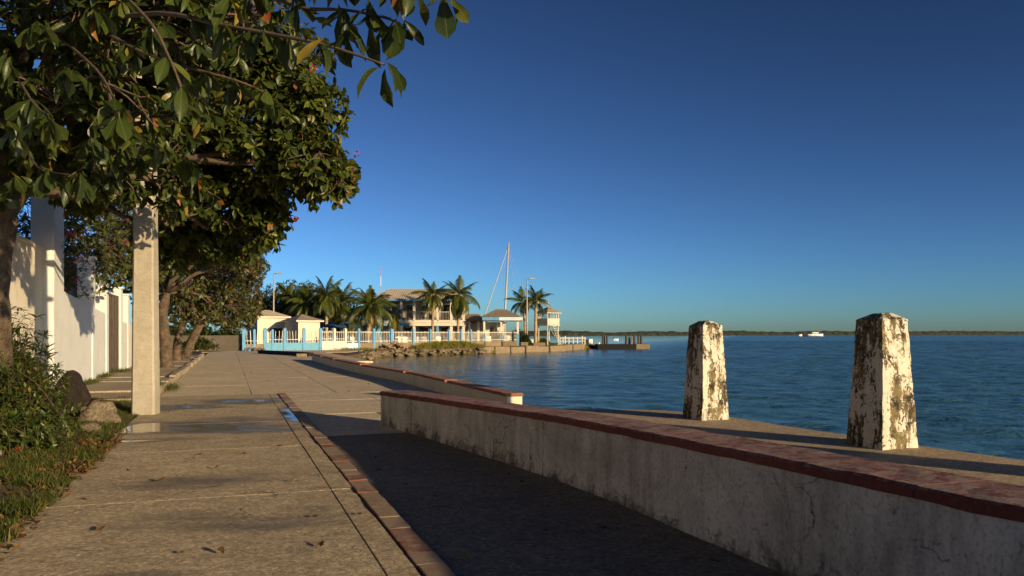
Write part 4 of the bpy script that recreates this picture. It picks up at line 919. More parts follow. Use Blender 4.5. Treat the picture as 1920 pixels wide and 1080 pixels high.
# fallen leaves
FL = []
for sd in range(4):
    V, Fq, UV = leaf_template(6, 0.5, 0.55, -0.35 + sd * 0.1, 0.55, 0.5); me = np_mesh('fallen_leaf', V, Fq, UV, True); me.materials.append(MATS['dry_leaf']); FL.append(me)
lay = [(152, 937, 'curled brown leaf at the grass edge, just above the nearest pavement joint'), (240, 885, 'small dark leaf between the two near joints, closest to the grass'), (178, 998, 'brown leaf near the grass corner below the nearest joint'), (343, 1036, 'broad flat brown leaf lowest on the pavement, left of another leaf'),
       (418, 1042, 'small brown leaf at the bottom of the pavement, right of the broad flat leaf'), (584, 972, 'upright curled leaf casting a long shadow below the nearest joint'), (602, 1029, 'tiny pale brown leaf lowest beside the edging strip'), (676, 964, 'brown leaf lying on the narrow edging strip'), (402, 880, 'brown leaf in the middle of the slab between the near joints'),
       (366, 863, 'tiny dark leaf just left of centre under the second joint'), (378, 853, 'tiny leaf touching the second joint at its middle'), (463, 852, 'small leaf under the second joint, right of its middle'), (518, 838, 'brown leaf lying on the second joint near the edging'), (437, 767, 'small leaf in the damp patch far up the pavement'),
       (310, 775, 'reddish leaf at the foot of the power pole, on its right'), (330, 765, 'second reddish leaf, farther right of the power pole'), (345, 760, 'third reddish leaf right of the power pole, on the damp edge'), (560, 905, 'leaf resting just above the nearest joint beside the edging'), (290, 905, 'leaf in the left middle of the slab above the nearest joint'), (120, 850, 'leaf half in the grass beside the second joint')]
lay2 = [(705, 862, 'brown leaf on the shaded lane nearest the edge of the sunlit road'), (702, 885, 'brown leaf on the shaded lane beside the tile strip, below the first'), (765, 912, 'leaf on the shaded lane a little out from the tile strip'), (822, 937, 'leaf in the middle of the shaded lane, upper half'), (957, 895, 'leaf on the shaded lane close to the low wall, farther one'),
        (985, 907, 'leaf on the shaded lane close to the low wall, nearer one'), (1018, 997, 'leaf in the centre of the dark lane'), (1262, 1036, 'leaf near the foot of the low wall at the bottom'), (1120, 990, 'leaf on the dark lane below the vertical wall joint'), (1352, 1058, 'lowest leaf on the dark lane, against the wall foot')]
rl = random.Random(9)
def fallen(px, py, z, lab, grp, mat=None, s=None):
    o = bpy.data.objects.new('fallen_leaf', FL[rl.randrange(4)]); COL.objects.link(o); p = G(px, py, z); o.location = p + Vector((0, 0, 0.012)); k = s or rl.uniform(0.045, 0.085); o.scale = (k, k, k)
    o.rotation_euler = (rl.uniform(-.25, .25), rl.uniform(-.4, .4), rl.uniform(0, 6.28))
    if mat: o.material_slots[0].link = 'OBJECT'; o.material_slots[0].material = MATS[mat]
    return tag(o, lab, 'leaf', grp)
for a, b, l_ in lay: fallen(a, b, 0.0, l_, 'fallen leaves on the pavement')
for a, b, l_ in lay2: fallen(a, b, -0.014, l_, 'fallen leaves on the lane')
fallen(882, 1052, -0.014, 'yellow leaf lying on the shaded lane', 'fallen leaves on the lane', 'yellow_leaf', 0.085)
for a, b, l_ in ((655, 735, 'dark leaf on the sunlit road beyond the tile strip, nearest'), (692, 722, 'dark leaf on the road beside the shadow of the cream wall'), (560, 690, 'dark leaf far up the middle of the road'), (470, 700, 'dark leaf on the far road toward the kerb'), (505, 715, 'dark leaf on the road straight beyond the damp patch')): fallen(a, b, 0, l_, 'fallen leaves on the far road', s=0.10)

# ---------------------------------------------------------------- grey wall and blue fence beyond the road
gw = thing('grey_wall', P(400, 658, 62), 'low grey concrete block wall at the end of the road, left of the blue fence', 'wall')
for a, b in ((300, 371), (373, 451)):
    A, B = P(a, 658, 64), P(b, 658, 62.8); m = MB(); c = (A + B) / 2; m.box((c.x, c.y, 0.55), ((B - A).length, 0.2, 1.25), math.atan2(B.y - A.y, B.x - A.x)); m.build('wall_panel', 'grey_wall', gw, bevel=0.02, rough=0.02, rscale=1.5)
MB().box((P(372, 0, 63.8).x, 63.3, 0.62), (0.24, 0.3, 1.4)).build('pier', 'grey_wall', gw, bevel=0.02)

fence = thing('blue_fence', P(602, 658, 65), 'long fence of blue posts and white balusters on a low wall', 'fence')
FA, FB0, FB1 = P(455, 660, 62.5), P(602, 660, 65.0), P(973, 660, 90.7)
def on(A, B, px):    # point on the plan line AB seen at photo column px
    k = (px - CX) / F; t = (k * A.y - A.x) / ((B.x - A.x) - k * (B.y - A.y)); p = A + (B - A) * t; p.z = 0; return p
pa = [on(FA, FB0, x) for x in (457, 477, 497, 511, 534, 570, 601)]; pbx = [601, 626, 647, 672, 700, 733, 774, 806, 841, 864, 882, 908, 940, 971]; pbs = [on(FB0, FB1, x) for x in pbx]
rf = random.Random(4)
def post(p, h, wd, mat, rz):
    m = MB(); m.box((p.x, p.y, h / 2 - 0.1), (wd, wd, h + 0.2), rz); m.cone((p.x, p.y, h), wd * 0.66, 0.09, 4, rz + R(45)); m.build('post', mat, fence)
def bay(a, b, dado, h0, crooked, bal='far_white', top=1.55):
    d = b - a; L = d.length; rz = math.atan2(d.y, d.x); c = (a + b) / 2
    if dado:
        MB().box((c.x, c.y, h0 / 2 - 0.1), (L - 0.2, 0.14, h0 + 0.2), rz).build('dado', dado, fence, rough=0.015, rscale=1.3)
    m = MB(); n = max(3, int(L / 0.20))
    for i in range(1, n):
        p = a + d * (i / n); j = rf.uniform(-crooked, crooked); q_ = p + d.normalized() * j; m.tube([(p.x, p.y, h0 - 0.02), ((p.x + q_.x) / 2 + rf.uniform(-crooked, crooked) * .5, (p.y + q_.y) / 2, (h0 + top) / 2), (q_.x, q_.y, top + rf.uniform(-.05, .02))], 0.019 if crooked < .03 else rf.uniform(0.016, 0.036), 4)
    m.build('balusters', bal, fence, kind='stuff'); r2 = MB()
    for z in ((h0 + .16, top - .10) if crooked < .03 else (h0 + .25,)): r2.box((c.x, c.y, z), (L - 0.1, 0.05, 0.045), rz)
    r2.build('rail', bal, fence)
rzA = math.atan2((FB0 - FA).y, (FB0 - FA).x); rzB = math.atan2((FB1 - FB0).y, (FB1 - FB0).x)
for i, p in enumerate(pa): post(p, 1.72 if i % 2 == 0 or i > 3 else 1.62, 0.24 if i in (0, 2, 4, 5, 6) else 0.18, 'blue', rzA)
for i, (a, b) in enumerate(zip(pa[:-1], pa[1:])): bay(a, b, 'teal' if i > 1 else 'grey_wall', 0.60 if i > 1 else 0.5, 0.06)
for i, p in enumerate(pbs[1:11]): post(p, 1.72, 0.24 if pbx[i + 1] != 733 else 0.36, 'far_white' if i < 2 else 'blue', rzB)
for i, (a, b) in enumerate(zip(pbs[:-1], pbs[1:])): bay(a, b, 'far_white' if i < 2 else 'pale_blue' if i == 2 else 'tan', 0.72 if i < 2 else 0.5, 0.01)
for k in range(5):
    p = P(462 + k * 8, 660, 61.3 + rf.uniform(-.4, .3)); me = rock_mesh(60 + k, 2); me.materials.append(MATS['blue' if k == 1 else 'rock']); o = bpy.data.objects.new('rubble_block', me); COL.objects.link(o); s = rf.uniform(.12, .3); o.scale = (s, s, s * .8); o.location = (p.x, p.y, s * .4)
    tag(o, 'broken blue painted block lying before the fence corner' if k == 1 else ('leftmost concrete lump at the corner post of the blue fence', '', 'concrete lump just right of the blue block', 'concrete lump third from the corner post', 'last concrete lump, beside the dark kerb')[k], 'rubble', 'rubble at the fence corner')
# low kerb between apron and water, its shadow put in as near-black colour
lk = thing('shadow_dark_kerb', P(535, 664, 54), 'low concrete kerb coloured near-black for its shadow, on the road end before the blue fence', 'kerb')
A, B = G(488, 662.5), G(583, 668); B.z = 0; c = (A + B) / 2; MB().box((c.x, c.y, 0.10), ((B - A).length, 0.35, 0.24), math.atan2(B.y - A.y, B.x - A.x)).build('kerb_block', 'jetty', lk, bevel=0.03)
MB().box((B.x - 0.5, B.y - 0.15, 0.07), (0.6, 0.4, 0.18), 0.2).build('kerb_end', 'tan', lk, bevel=0.03)

# ---------------------------------------------------------------- the two small huts
def hut(px, Y, sx, sy, rz, hz, rh, ridge, roof, label, over=0.28, door=None):
    c = P(px, 0, Y); c.z = 0; root = thing('hut', c, label, 'hut', 'cream huts behind the blue fence'); m = MB(); m.box((c.x, c.y, hz / 2 - 0.05), (sx, sy, hz + 0.1), rz); m.build('wall', 'cream', root)
    r_ = MB(); r_.box((c.x, c.y, hz + 0.06), (sx + 2 * over, sy + 2 * over, 0.12), rz); f = r_.build('fascia', 'far_white', root); h_ = MB(); h_.hip((c.x, c.y, hz + 0.122), (sx + 2 * over + .05, sy + 2 * over + .05), rh, ridge, rz); h_.build('roof', roof, root)
    if door:
        ca, sa = math.cos(rz), math.sin(rz)
        for lx, ly, w_, z0, z1, face in door:
            x = c.x + ca * lx - sa * ly; y = c.y + sa * lx + ca * ly
            fr = MB(); fr.box((x, y, (z0 + z1) / 2), (w_ if face == 'f' else 0.07, 0.07 if face == 'f' else w_, z1 - z0), rz); wf = fr.build('window', 'far_white', root)
            gl = MB(); gl.box((x, y, (z0 + z1) / 2), (w_ - .16 if face == 'f' else 0.09, 0.09 if face == 'f' else w_ - .16, z1 - z0 - .16), rz); gl.build('pane', 'glass', wf)
    return root
hut(500, 73.5, 2.7, 3.2, R(35), 2.75, 0.62, 0.5, 'tile_roof', 'taller cream hut with a pale hipped roof, half behind the tree', door=[(0.3, -1.6, 1.3, 1.0, 1.9, 'f'), (-1.35, 0.2, 0.5, 1.9, 2.3, 's')])
hut(566.5, 71.0, 1.95, 3.4, R(35), 2.35, 0.58, 0.02, 'grey_shingle', 'lower cream hut with a grey hipped roof, nearer the parasols')

# ---------------------------------------------------------------- two-storey house
H0 = P(785, 0, 91.0); H0.z = 0
house = thing('waterfront_house', H0, 'two-storey house with pale metal hip roof, blue trim and white balcony columns', 'building')
def bx(name, x0, x1, y0, y1, z0, z1, mat, parent=house, **k):
    return MB().box(((x0 + x1) / 2, (y0 + y1) / 2, (z0 + z1) / 2), (x1 - x0, y1 - y0, z1 - z0)).build(name, mat, parent, **k)
def hx(px, Y=90.0): return (px - CX) * Y / F
bx('wall', hx(699), hx(872), 92.4, 98, 0, 2.55, 'floor_dark'); bx('upper_wall', hx(706), hx(868), 92.4, 98, 2.86, 5.0, 'floor_dark')
bx('deck', hx(697), hx(873), 90.0, 98.2, 2.55, 2.86, 'far_white')
bx('blue_beam', hx(697), hx(766), 89.94, 90.06, 2.22, 2.52, 'blue'); bx('cream_beam', hx(768), hx(873), 89.94, 90.06, 2.2, 2.52, 'far_white')
bx('teal_wall', hx(697), hx(712), 89.6, 92.4, 0, 2.2, 'teal')
bx('eave_fascia', hx(694), hx(876), 89.4, 98.6, 5.0, 5.16, 'blue')
rf_ = MB(); rc = Vector(((hx(692) + hx(878)) / 2, 94.0, 5.163)); rw = hx(878) - hx(692); rf_.hip(rc, (rw, 9.4), 1.42, rw - 3.2); roof = rf_.build('roof', 'grey_roof', house)
rb_ = MB(); n = 34
for i in range(n):
    x = rc.x - rw / 2 + 1.6 + (rw - 3.2) * i / (n - 1); rb_.add([(x - .03, 89.32, 5.17), (x + .03, 89.32, 5.17), (x + .03, 94.0, 6.62), (x - .03, 94.0, 6.62), (x, 89.3, 5.23), (x, 94.0, 6.66)], [(0, 4, 5, 3), (4, 1, 2, 5), (0, 1, 4)])
rb_.build('roof_ribs', 'grey_roof', roof, kind='stuff')
for px in (704, 752, 776, 820, 846, 869):
    x = hx(px); c = bx('column', x - .12, x + .12, 90.1, 90.34, 2.87, 4.99, 'far_white'); bx('lower_column', x - .14, x + .14, 90.1, 90.38, -.05, 2.54, 'far_white' if px not in (820,) else 'blue')
for a, b in ((716, 728), (734, 748), (756, 773), (783, 794), (799, 812), (826, 842), (850, 864)):
    w_ = bx('window', hx(a), hx(b), 92.32, 92.42, 2.9, 4.75, 'far_white'); bx('pane', hx(a) + .08, hx(b) - .08, 92.27, 92.35, 2.95, 4.65, 'glass', w_)
for a, b in ((704, 752), (752, 776), (776, 820), (820, 846), (846, 869)):
    r_ = bx('railing', hx(a) + .12, hx(b) - .12, 90.18, 90.24, 3.74, 3.80, 'far_white'); bl = MB(); n = int((hx(b) - hx(a)) / .16)
    for i in range(1, n): bl.box((hx(a) + (hx(b) - hx(a)) * i / n, 90.21, 3.32), (0.035, 0.035, 0.84))
    bl.build('balusters', 'floor_dark', r_, kind='stuff')
for a, b, z0, z1 in ((722, 742, 0.1, 2.1), (752, 772, 0.9, 2.1), (782, 800, .1, 2.1), (824, 842, .1, 2.1), (852, 866, .8, 2.1)):
    w_ = bx('window', hx(a), hx(b), 92.30, 92.42, z0, z1, 'wood'); bx('pane', hx(a) + .08, hx(b) - .08, 92.25, 92.33, z0 + .08, z1 - .08, 'glass', w_)
bx('annex_wall', hx(655), hx(697) - .01, 92.5, 97, 0, 2.3, 'floor_dark'); bx('annex_fascia', hx(652), hx(697) - .02, 90.2, 97.2, 2.3, 2.62, 'blue')
bx('chimney_vent', hx(664), hx(676), 96, 97, 2.62, 6.3, 'grey_wall')
# low dark-roofed wing, white house and shingled pavilion on the point
wing = thing('low_wing', P(870, 650, 93), 'low open wing with a long brown shingle roof right of the two-storey house', 'building')
bx('wall', hx(845, 95), hx(905, 95), 96.0, 99, 0, 2.7, 'floor_dark', wing); bx('fascia', hx(838), hx(906), 91.5, 99.4, 2.75, 2.92, 'wood', wing)
m = MB(); m.hip(((hx(838) + hx(906)) / 2, 95.4, 2.924), (hx(906) - hx(838) + .1, 8), 0.75, 2.6); m.build('roof', 'shingle', wing)
for px in (843, 866, 880, 897): x = hx(px, 92); bx('column', x - .14, x + .14, 92, 92.28, 0, 2.74, 'far_white', wing)
for a, b in ((850, 862), (870, 884)): w_ = bx('window', hx(a, 96), hx(b, 96), 95.92, 96.02, .1, 2.2, 'wood', wing); bx('pane', hx(a, 96) + .07, hx(b, 96) - .07, 95.87, 95.95, .15, 2.1, 'glass', wing and w_)
wh = thing('white_cabin', P(928, 650, 97), 'white cabin with a dark door behind the pavilion posts', 'building')
bx('wall', hx(908, 97), hx(946, 97), 97, 100, 0, 2.6, 'far_white', wh); d_o = bx('door', hx(919, 97), hx(927, 97), 96.93, 97.03, 0.05, 2.2, 'wood', wh); bx('pane', hx(920, 97), hx(926, 97), 96.88, 96.96, .4, 2.0, 'glass', d_o)
bx('roof', hx(905, 97), hx(949, 97), 96.6, 100.4, 2.6, 2.72, 'grey_roof', wh)
pav_ = thing('shingled_pavilion', P(942, 650, 90), 'open pavilion with weathered shingle roof, blue fascia and blue-footed white posts', 'pavilion')
fx0, fx1 = hx(905, 89), hx(980, 89); bx('fascia', fx0, fx1, 88.2, 95, 2.78, 3.17, 'pale_blue', pav_); bx('fascia_board', fx0 - .02, fx0 + (fx1 - fx0) * .42, 88.12, 88.198, 2.80, 3.15, 'blue', pav_)
m = MB(); m.hip(((fx0 + fx1) / 2 - .2, 91.6, 3.174), (fx1 - fx0 + .1, 7.0), 0.95, 1.1); m.build('roof', 'shingle', pav_, rough=0.05, rscale=2)
for px, Y in ((908, 88.6), (940, 88.8), (971, 89.0)):
    x = hx(px, Y); bx('post', x - .11, x + .11, Y, Y + .22, 1.35, 2.775, 'far_white', pav_); bx('post_foot', x - .15, x + .15, Y - .04, Y + .26, -.2, 1.348, 'blue', pav_)
    x2 = x; bx('post', x2 - .1, x2 + .1, Y + 5.6, Y + 5.8, 0, 2.775, 'far_white', pav_)

# ---------------------------------------------------------------- lookout tower
TW = P(1028, 0, 95.0); TW.z = 0; tw = thing('lookout_tower', TW, 'white wooden lookout tower with a pointed shingle roof on the point', 'tower'); tr = R(38); tc, ts = math.cos(tr), math.sin(tr)
def tl(x, y, z): return Vector((TW.x + tc * x - ts * y, TW.y + ts * x + tc * y, z))
S_ = 0.82
for x in (-S_, S_):
    for y in (-S_, S_): MB().tube([tl(x, y, -.1), tl(x, y, 3.72)], 0.085, 6).build('post', 'tower_paint', tw)
MB().box(tl(0, 0, 2.34), (2 * S_ + .34, 2 * S_ + .34, 0.14), tr).build('platform', 'tower_paint', tw)
for k in range(4):
    a = tr + k * math.pi / 2; c = Vector((TW.x + math.cos(a) * (S_ + .1), TW.y + math.sin(a) * (S_ + .1), 2.75)); m = MB(); m.box(c, (0.06, 2 * S_ + .2, 0.62), a); p = m.build('parapet', 'tower_paint', tw)
    mm = MB(); mm.box((c.x, c.y, 3.09), (0.14, 2 * S_ + .3, 0.06), a); mm.build('handrail', 'tower_paint', p)
    for q_ in (-.42, 0.0, .42):
        mm = MB(); mm.box((c.x - math.sin(a) * q_, c.y + math.cos(a) * q_, 3.42), (.05, .05, .62), a); mm.build('mullion', 'tower_paint', p)
m = MB(); m.box(tl(0, 0, 3.76), (2 * S_ + .62, 2 * S_ + .62, .1), tr); m.build('eave', 'tower_paint', tw); m = MB(); m.cone((TW.x, TW.y, 3.813), (S_ + .36) * 1.414, 0.72, 4, tr + R(45)); m.build('roof', 'shingle', tw); MB().tube([(TW.x, TW.y, 4.4), (TW.x, TW.y, 5.55)], [.05, .015], 5).build('finial', 'tower_paint', tw)
for (a, b) in (((S_, -S_), (S_, S_)),): MB().tube([tl(*a, 0.4), tl(*b, 2.2)], .04, 5).build('brace', 'tower_paint', tw)
m = MB(); 
for i in range(9): z = .1 + i * .26; y = -1.9 + i * .13; m.box(tl(0.2, y, z), (.5, .06, .05), tr)
m.tube([tl(-.05, -1.95, 0), tl(-.05, -.85, 2.35)], .03, 5); m.tube([tl(.45, -1.95, 0), tl(.45, -.85, 2.35)], .03, 5); m.build('ladder', 'tower_paint', tw)

# ---------------------------------------------------------------- poles, mast, sailing boat
def lamp(px, Y, ytop, dx, label):
    b = P(px, 0, Y); b.z = 0; top = P(px, ytop, Y).z; root = thing('street_lamp', b, label, 'street lamp', 'street lamps on the waterfront')
    MB().tube([b, b + Vector((0, 0, top * .5)), (b.x + .02, b.y, top)], [.11, .085, .06], 8).build('post', 'lamp_steel', root, smooth=True)
    MB().tube([(b.x, b.y, top), (b.x + dx * .7, b.y - .1, top + .1)], .035, 6).build('arm', 'lamp_steel', root); h = MB(); h.box((b.x + dx, b.y - .1, top + .1), (.72, .28, .16), 0, .8); h.build('lamp_head', 'steel', root, bevel=.03)
lamp(988, 92.5, 524, .6, 'tall brown street lamp beside the palms on the point'); lamp(513, 82, 514, .6, 'tall pale street lamp behind the taller cream hut')
an = thing('antenna_mast', P(714, 0, 100), 'thin red and white antenna mast behind the two-storey house', 'antenna'); z1 = P(714, 500, 100).z; x = hx(714, 100)
for i in range(8): MB().tube([(x, 100, z1 * i / 8), (x, 100, z1 * (i + 1) / 8)], .06 - .004 * i, 5).build('mast_section', 'antenna' if i % 2 else 'plastic', an)
sb = P(947, 0, 118); sb.z = -.6; boat = thing('sailing_boat', sb, 'sailing boat with a tall leaning bare mast behind the pavilion roof', 'sailing boat')
mb_, mt_ = P(946, 600, 118), P(954, 455, 118)
MB().tube([Vector((sb.x, 118, 0.5)), mb_, mt_], [.16, .15, .11], 8).build('mast', 'steel', boat, smooth=True)
st0, st1 = P(905, 602, 118), P(950.5, 470, 118); MB().tube([st0, st1], [.10, .05], 6).build('furled_jib', 'steel', boat)
for a in ((975, 610), (1000, 615)): MB().tube([P(a[0], a[1], 118.5), P(953.5, 462, 118)], .012, 4).build('stay', 'steel', boat)
MB().tube([P(925, 600, 118), P(953, 458, 118)], .012, 4).build('stay', 'steel', boat); MB().tube([P(948, 545, 118) + Vector((-.9, 0, 0)), P(948, 545, 118) + Vector((1.0, 0, .3))], .03, 5).build('spreader', 'steel', boat)
def hull(name, c, L, B, H, mat, parent, rz=0.0):
    m = MB(); vs = []; fs = []; n = 10
    for i in range(n + 1):
        t = i / n; w_ = B / 2 * (1 - max(0, (t - .45) / .55) ** 2.0); x = (t - .5) * L; sh = H * (1 + .25 * t * t)
        for y, z in ((-w_, sh), (-w_ * .85, .25 * H), (0, -.15), (w_ * .85, .25 * H), (w_, sh)): vs.append((c[0] + math.cos(rz) * x - math.sin(rz) * y, c[1] + math.sin(rz) * x + math.cos(rz) * y, c[2] + z))
    for i in range(n):
        for j in range(4): a = i * 5 + j; fs.append((a, a + 1, a + 6, a + 5))
        fs.append((i * 5 + 4, i * 5, i * 5 + 5, i * 5 + 9))
    fs.append((0, 1, 2, 3, 4)); m.add(vs, fs); return m.build(name, mat, parent, smooth=False)
hull('hull', (sb.x - .6, 118, -.6), 10, 3.0, 1.1, 'hull', boat, R(180)); bx('coachroof', sb.x - 2.4, sb.x + 1.6, 117.2, 118.8, .55, 1.05, 'hull', boat)
def motor_yacht(px, Y, L, H, mat, label, cab=True):
    c = P(px, 0, Y); r0 = thing('motor_boat', (c.x, c.y, -.6), label, 'boat', 'boats out on the bay'); hull('hull', (c.x, c.y, -.62), L, L * .25, H, mat, r0, 0)
    if cab:
        cb = bx('cabin', c.x - L * .22, c.x + L * .16, c.y - L * .09, c.y + L * .09, -.6 + H, -.6 + H * 2.0, 'hull', r0)
        for i in range(4): bx('window', c.x - L * .20 + i * L * .085, c.x - L * .20 + (i + .75) * L * .085, c.y - L * .093, c.y - L * .088, -.6 + H * 1.3, -.6 + H * 1.75, 'glass', r0)
        bx('roof', c.x - L * .25, c.x + L * .19, c.y - L * .1, c.y + L * .1, -.6 + H * 2.0, -.6 + H * 2.14, 'hull', r0); MB().tube([(c.x + L * .3, c.y, -.6 + H), (c.x + L * .3, c.y, -.6 + H * 2.1)], .08, 5).build('mast', 'steel', r0)
    else: bx('outboard', c.x - L * .54, c.x - L * .47, c.y - .2, c.y + .2, -.5, .35 + H * .3, 'hull_dark', r0); bx('bench', c.x - L * .1, c.x, c.y - L * .1, c.y + L * .1, -.6 + H, -.6 + H + .12, 'wood', r0)
motor_yacht(1529, 680, 13, 1.6, 'hull', 'white cabin cruiser out on the bay between the two pillars'); motor_yacht(1513, 640, 6.5, .8, 'hull_dark', 'small dark open boat just left of the white cabin cruiser', False)
motor_yacht(1155, 255, 1.5, .3, 'hull', 'tiny white dinghy on the water seen between the jetty piles', False); motor_yacht(1501, 700, 2.6, 1.3, 'hull', 'tiny white skiff farthest left of the boats near the cabin cruiser', False)

# ---------------------------------------------------------------- jetty with timber piles, railing, sea wall, rocks, bank
jt = thing('jetty', P(1165, 654, 101), 'low dark concrete jetty with timber pile clusters at the tip of the point', 'jetty')
x0, x1 = hx(1117, 102), hx(1188, 102); bx('deck', x0, x1, 100, 103, -.75, 0.0, 'jetty', jt, bevel=.04); bx('deck_end', x1 + .01, hx(1213, 102), 100, 103, -.72, .02, 'tan', jt, bevel=.04)
for px, Y, h, r, tilt in ((1130, 100.6, 1.12, .14, .02), (1133.5, 101.2, 1.2, .15, -.01), (1138, 100.7, 1.15, .14, .03), (1174, 100.6, 1.18, .17, .02), (1180, 101.3, .9, .14, 0), (1184, 100.8, .95, .13, .02), (1190, 100.7, 1.15, .16, -.06), (1197, 101.4, 1.1, .13, 0), (1202, 100.7, 1.2, .17, .02)):
    x = hx(px, Y); MB().tube([(x, Y, -1.2), (x + tilt * .5, Y, .4), (x + tilt, Y, h)], [r, r * .96, r * .86], 8).build('pile', 'pile' if px not in (1180, 1184) else 'wood', jt, smooth=False)
MB().tube([(hx(1122, 100.4), 100.4, .12), (hx(1126, 100.4), 100.9, .12)], .12, 8).build('bollard', 'plastic', jt)
rl_ = thing('white_railing', P(1080, 645, 98), 'white painted railing on the point beside the lookout tower', 'railing')
for i, px in enumerate((1050, 1056, 1060, 1067, 1075, 1083, 1092, 1097)): x = hx(px, 99); bx('post', x - .06, x + .06, 99, 99.12, -.05, .88 if px not in (1060, 1092) else 1.05, 'far_white', rl_)
bx('top_rail', hx(1050, 99), hx(1097, 99), 98.9, 98.99, .72, .84, 'far_white', rl_); bx('mid_rail', hx(1050, 99), hx(1097, 99), 98.92, 98.98, .36, .42, 'far_white', rl_)
dg = thing('small_dinghy', P(1103, 645, 100), 'small white dinghy pulled up at the end of the white railing', 'boat'); hull('hull', (hx(1102, 100), 100.4, .12), 1.5, .7, .45, 'hull', dg, R(-35)); bx('engine', hx(1102, 100) - .15, hx(1102, 100) + .12, 99.7, 99.95, .05, .62, 'hull_dark', dg)
sw = thing('sea_wall', P(1000, 655, 85), 'broken pale concrete sea wall blocks lining the point', 'sea wall'); pth = [(-3.2, 76.4), (1, 82.3), (5, 88.3), (8.6, 99)]
cc = catmull(pth, 1.9); rs = random.Random(2)
for a, b in zip(cc[:-1], cc[1:]):
    c = (a + b) / 2; L = (b - a).length; MB().box((c.x + rs.uniform(-.1, .1), c.y, -.32 + rs.uniform(-.05, .05)), (L * rs.uniform(.9, .98), 1.0, .74 + rs.uniform(-.08, .05)), math.atan2((b - a).y, (b - a).x) + rs.uniform(-.05, .05)).build('block', 'tan', sw, bevel=.12, seg=2)
for a, b, h in ((908, 938, .48), (942, 970, .45), (976, 990, .4), (1000, 1022, .34)):
    bx('block', hx(a, 88), hx(b, 88), 87.4, 87.9, -.05, h, 'tan', sw, bevel=.04)
RK = []
for s in range(8): me = rock_mesh(100 + s, 2, .32); me.materials.append(MATS['rock']); RK.append(me)
def rocks(name, label, n, pos, size, cat='rocks', mat=None):
    first = pos(0); root = thing(name, (first[0], first[1], -.3), label, cat)
    for i in range(n):
        p = Vector(pos(i)); o = bpy.data.objects.new('rock', RK[i % 8]); COL.objects.link(o); o.parent = root; s = rs.uniform(*size); o.location = p - Vector((first[0], first[1], -.3)); o.scale = (s * rs.uniform(.9, 1.6), s, s * rs.uniform(.5, .8)); o.rotation_euler = (rs.uniform(-.3, .3), rs.uniform(-.3, .3), rs.uniform(0, 6.28))
        if mat: o.material_slots[0].link = 'OBJECT'; o.material_slots[0].material = MATS[mat]
shl = catmull([(-10.4, 56), (-11.2, 63), (-10.2, 67.3), (-6.5, 71.8), (-3, 76.2)], .25)
rocks('rock_revetment', 'brown rocks lining the water edge below the fence', 190, lambda i: (lambda p: (p.x + rs.uniform(-.5, .6), p.y + rs.uniform(-.5, .5), -.5 + rs.uniform(0, .38)))(shl[rs.randrange(len(shl))]), (.09, .27))
rocks('rubble_heap', 'heap of dark rubble and driftwood on the bank below the fence', 60, lambda i: (lambda p: (p.x, p.y, max(-.3, .75 - abs(p.x + 10.2) * .5) * rs.uniform(.1, 1) - .1))(Vector((-10.2 + rs.gauss(0, .7), 70.0 + rs.gauss(0, .4), 0))), (.08, .2), 'rubble', 'wood')
rocks('weedy_rocks', 'low rocks with brown weed at the seaward end of the sea wall', 34, lambda i: (8.0 + i * .085 + rs.uniform(-.3, .3), 97 + i * .26, -.55 + rs.uniform(0, .35)), (.22, .45), 'rocks', 'weed_rock')
bank = MB(); vs = []; fs = []
for i in range(30):
    for j in range(7):
        t = i / 29; a = Vector((-8.6, 71.5, 0)).lerp(Vector((-2.2, 78.2, 0)), t); n_ = Vector((-.72, .69, 0)); s = j / 6; vs.append(a + n_ * (s * 2.6 - 1.0) + Vector((0, 0, -.62 + 1.02 * math.sin(min(1, s * 1.5) * 1.57) * (0.55 + .45 * math.sin(t * 3.14)) + .04 * mnoise.noise(Vector((i * .7, j, 0))))))
for i in range(29):
    for j in range(6): a = i * 7 + j; fs.append((a, a + 1, a + 8, a + 7))
bank.add(vs, fs); tag(bank.build('grass_bank', 'soil', smooth=True), kind='structure')
def area_b(r_):
    i = r_.integers(0, 29) * 7 + r_.integers(0, 5); p = Vector(vs[i]).lerp(Vector(vs[i + 8]), r_.uniform()); return np.array(p + Vector((r_.normal(0, .1), r_.normal(0, .1), 0)))
grass('bank_grass', 6500, area_b, (.16, .34), 'bank_grass', 'bright yellow-green grass on the bank below the fence', 71)
def area_c(r_): k = r_.integers(0, 3); a = ((-12.2, 66.2), (-13.2, 64.6), (5.2, 95.5))[k]; return np.array([a[0] + r_.normal(0, .7), a[1] + r_.normal(0, .4), -.03])
grass('bank_weeds', 1500, area_c, (.12, .26), 'bank_grass', 'yellow weeds below the white part of the fence', 72)

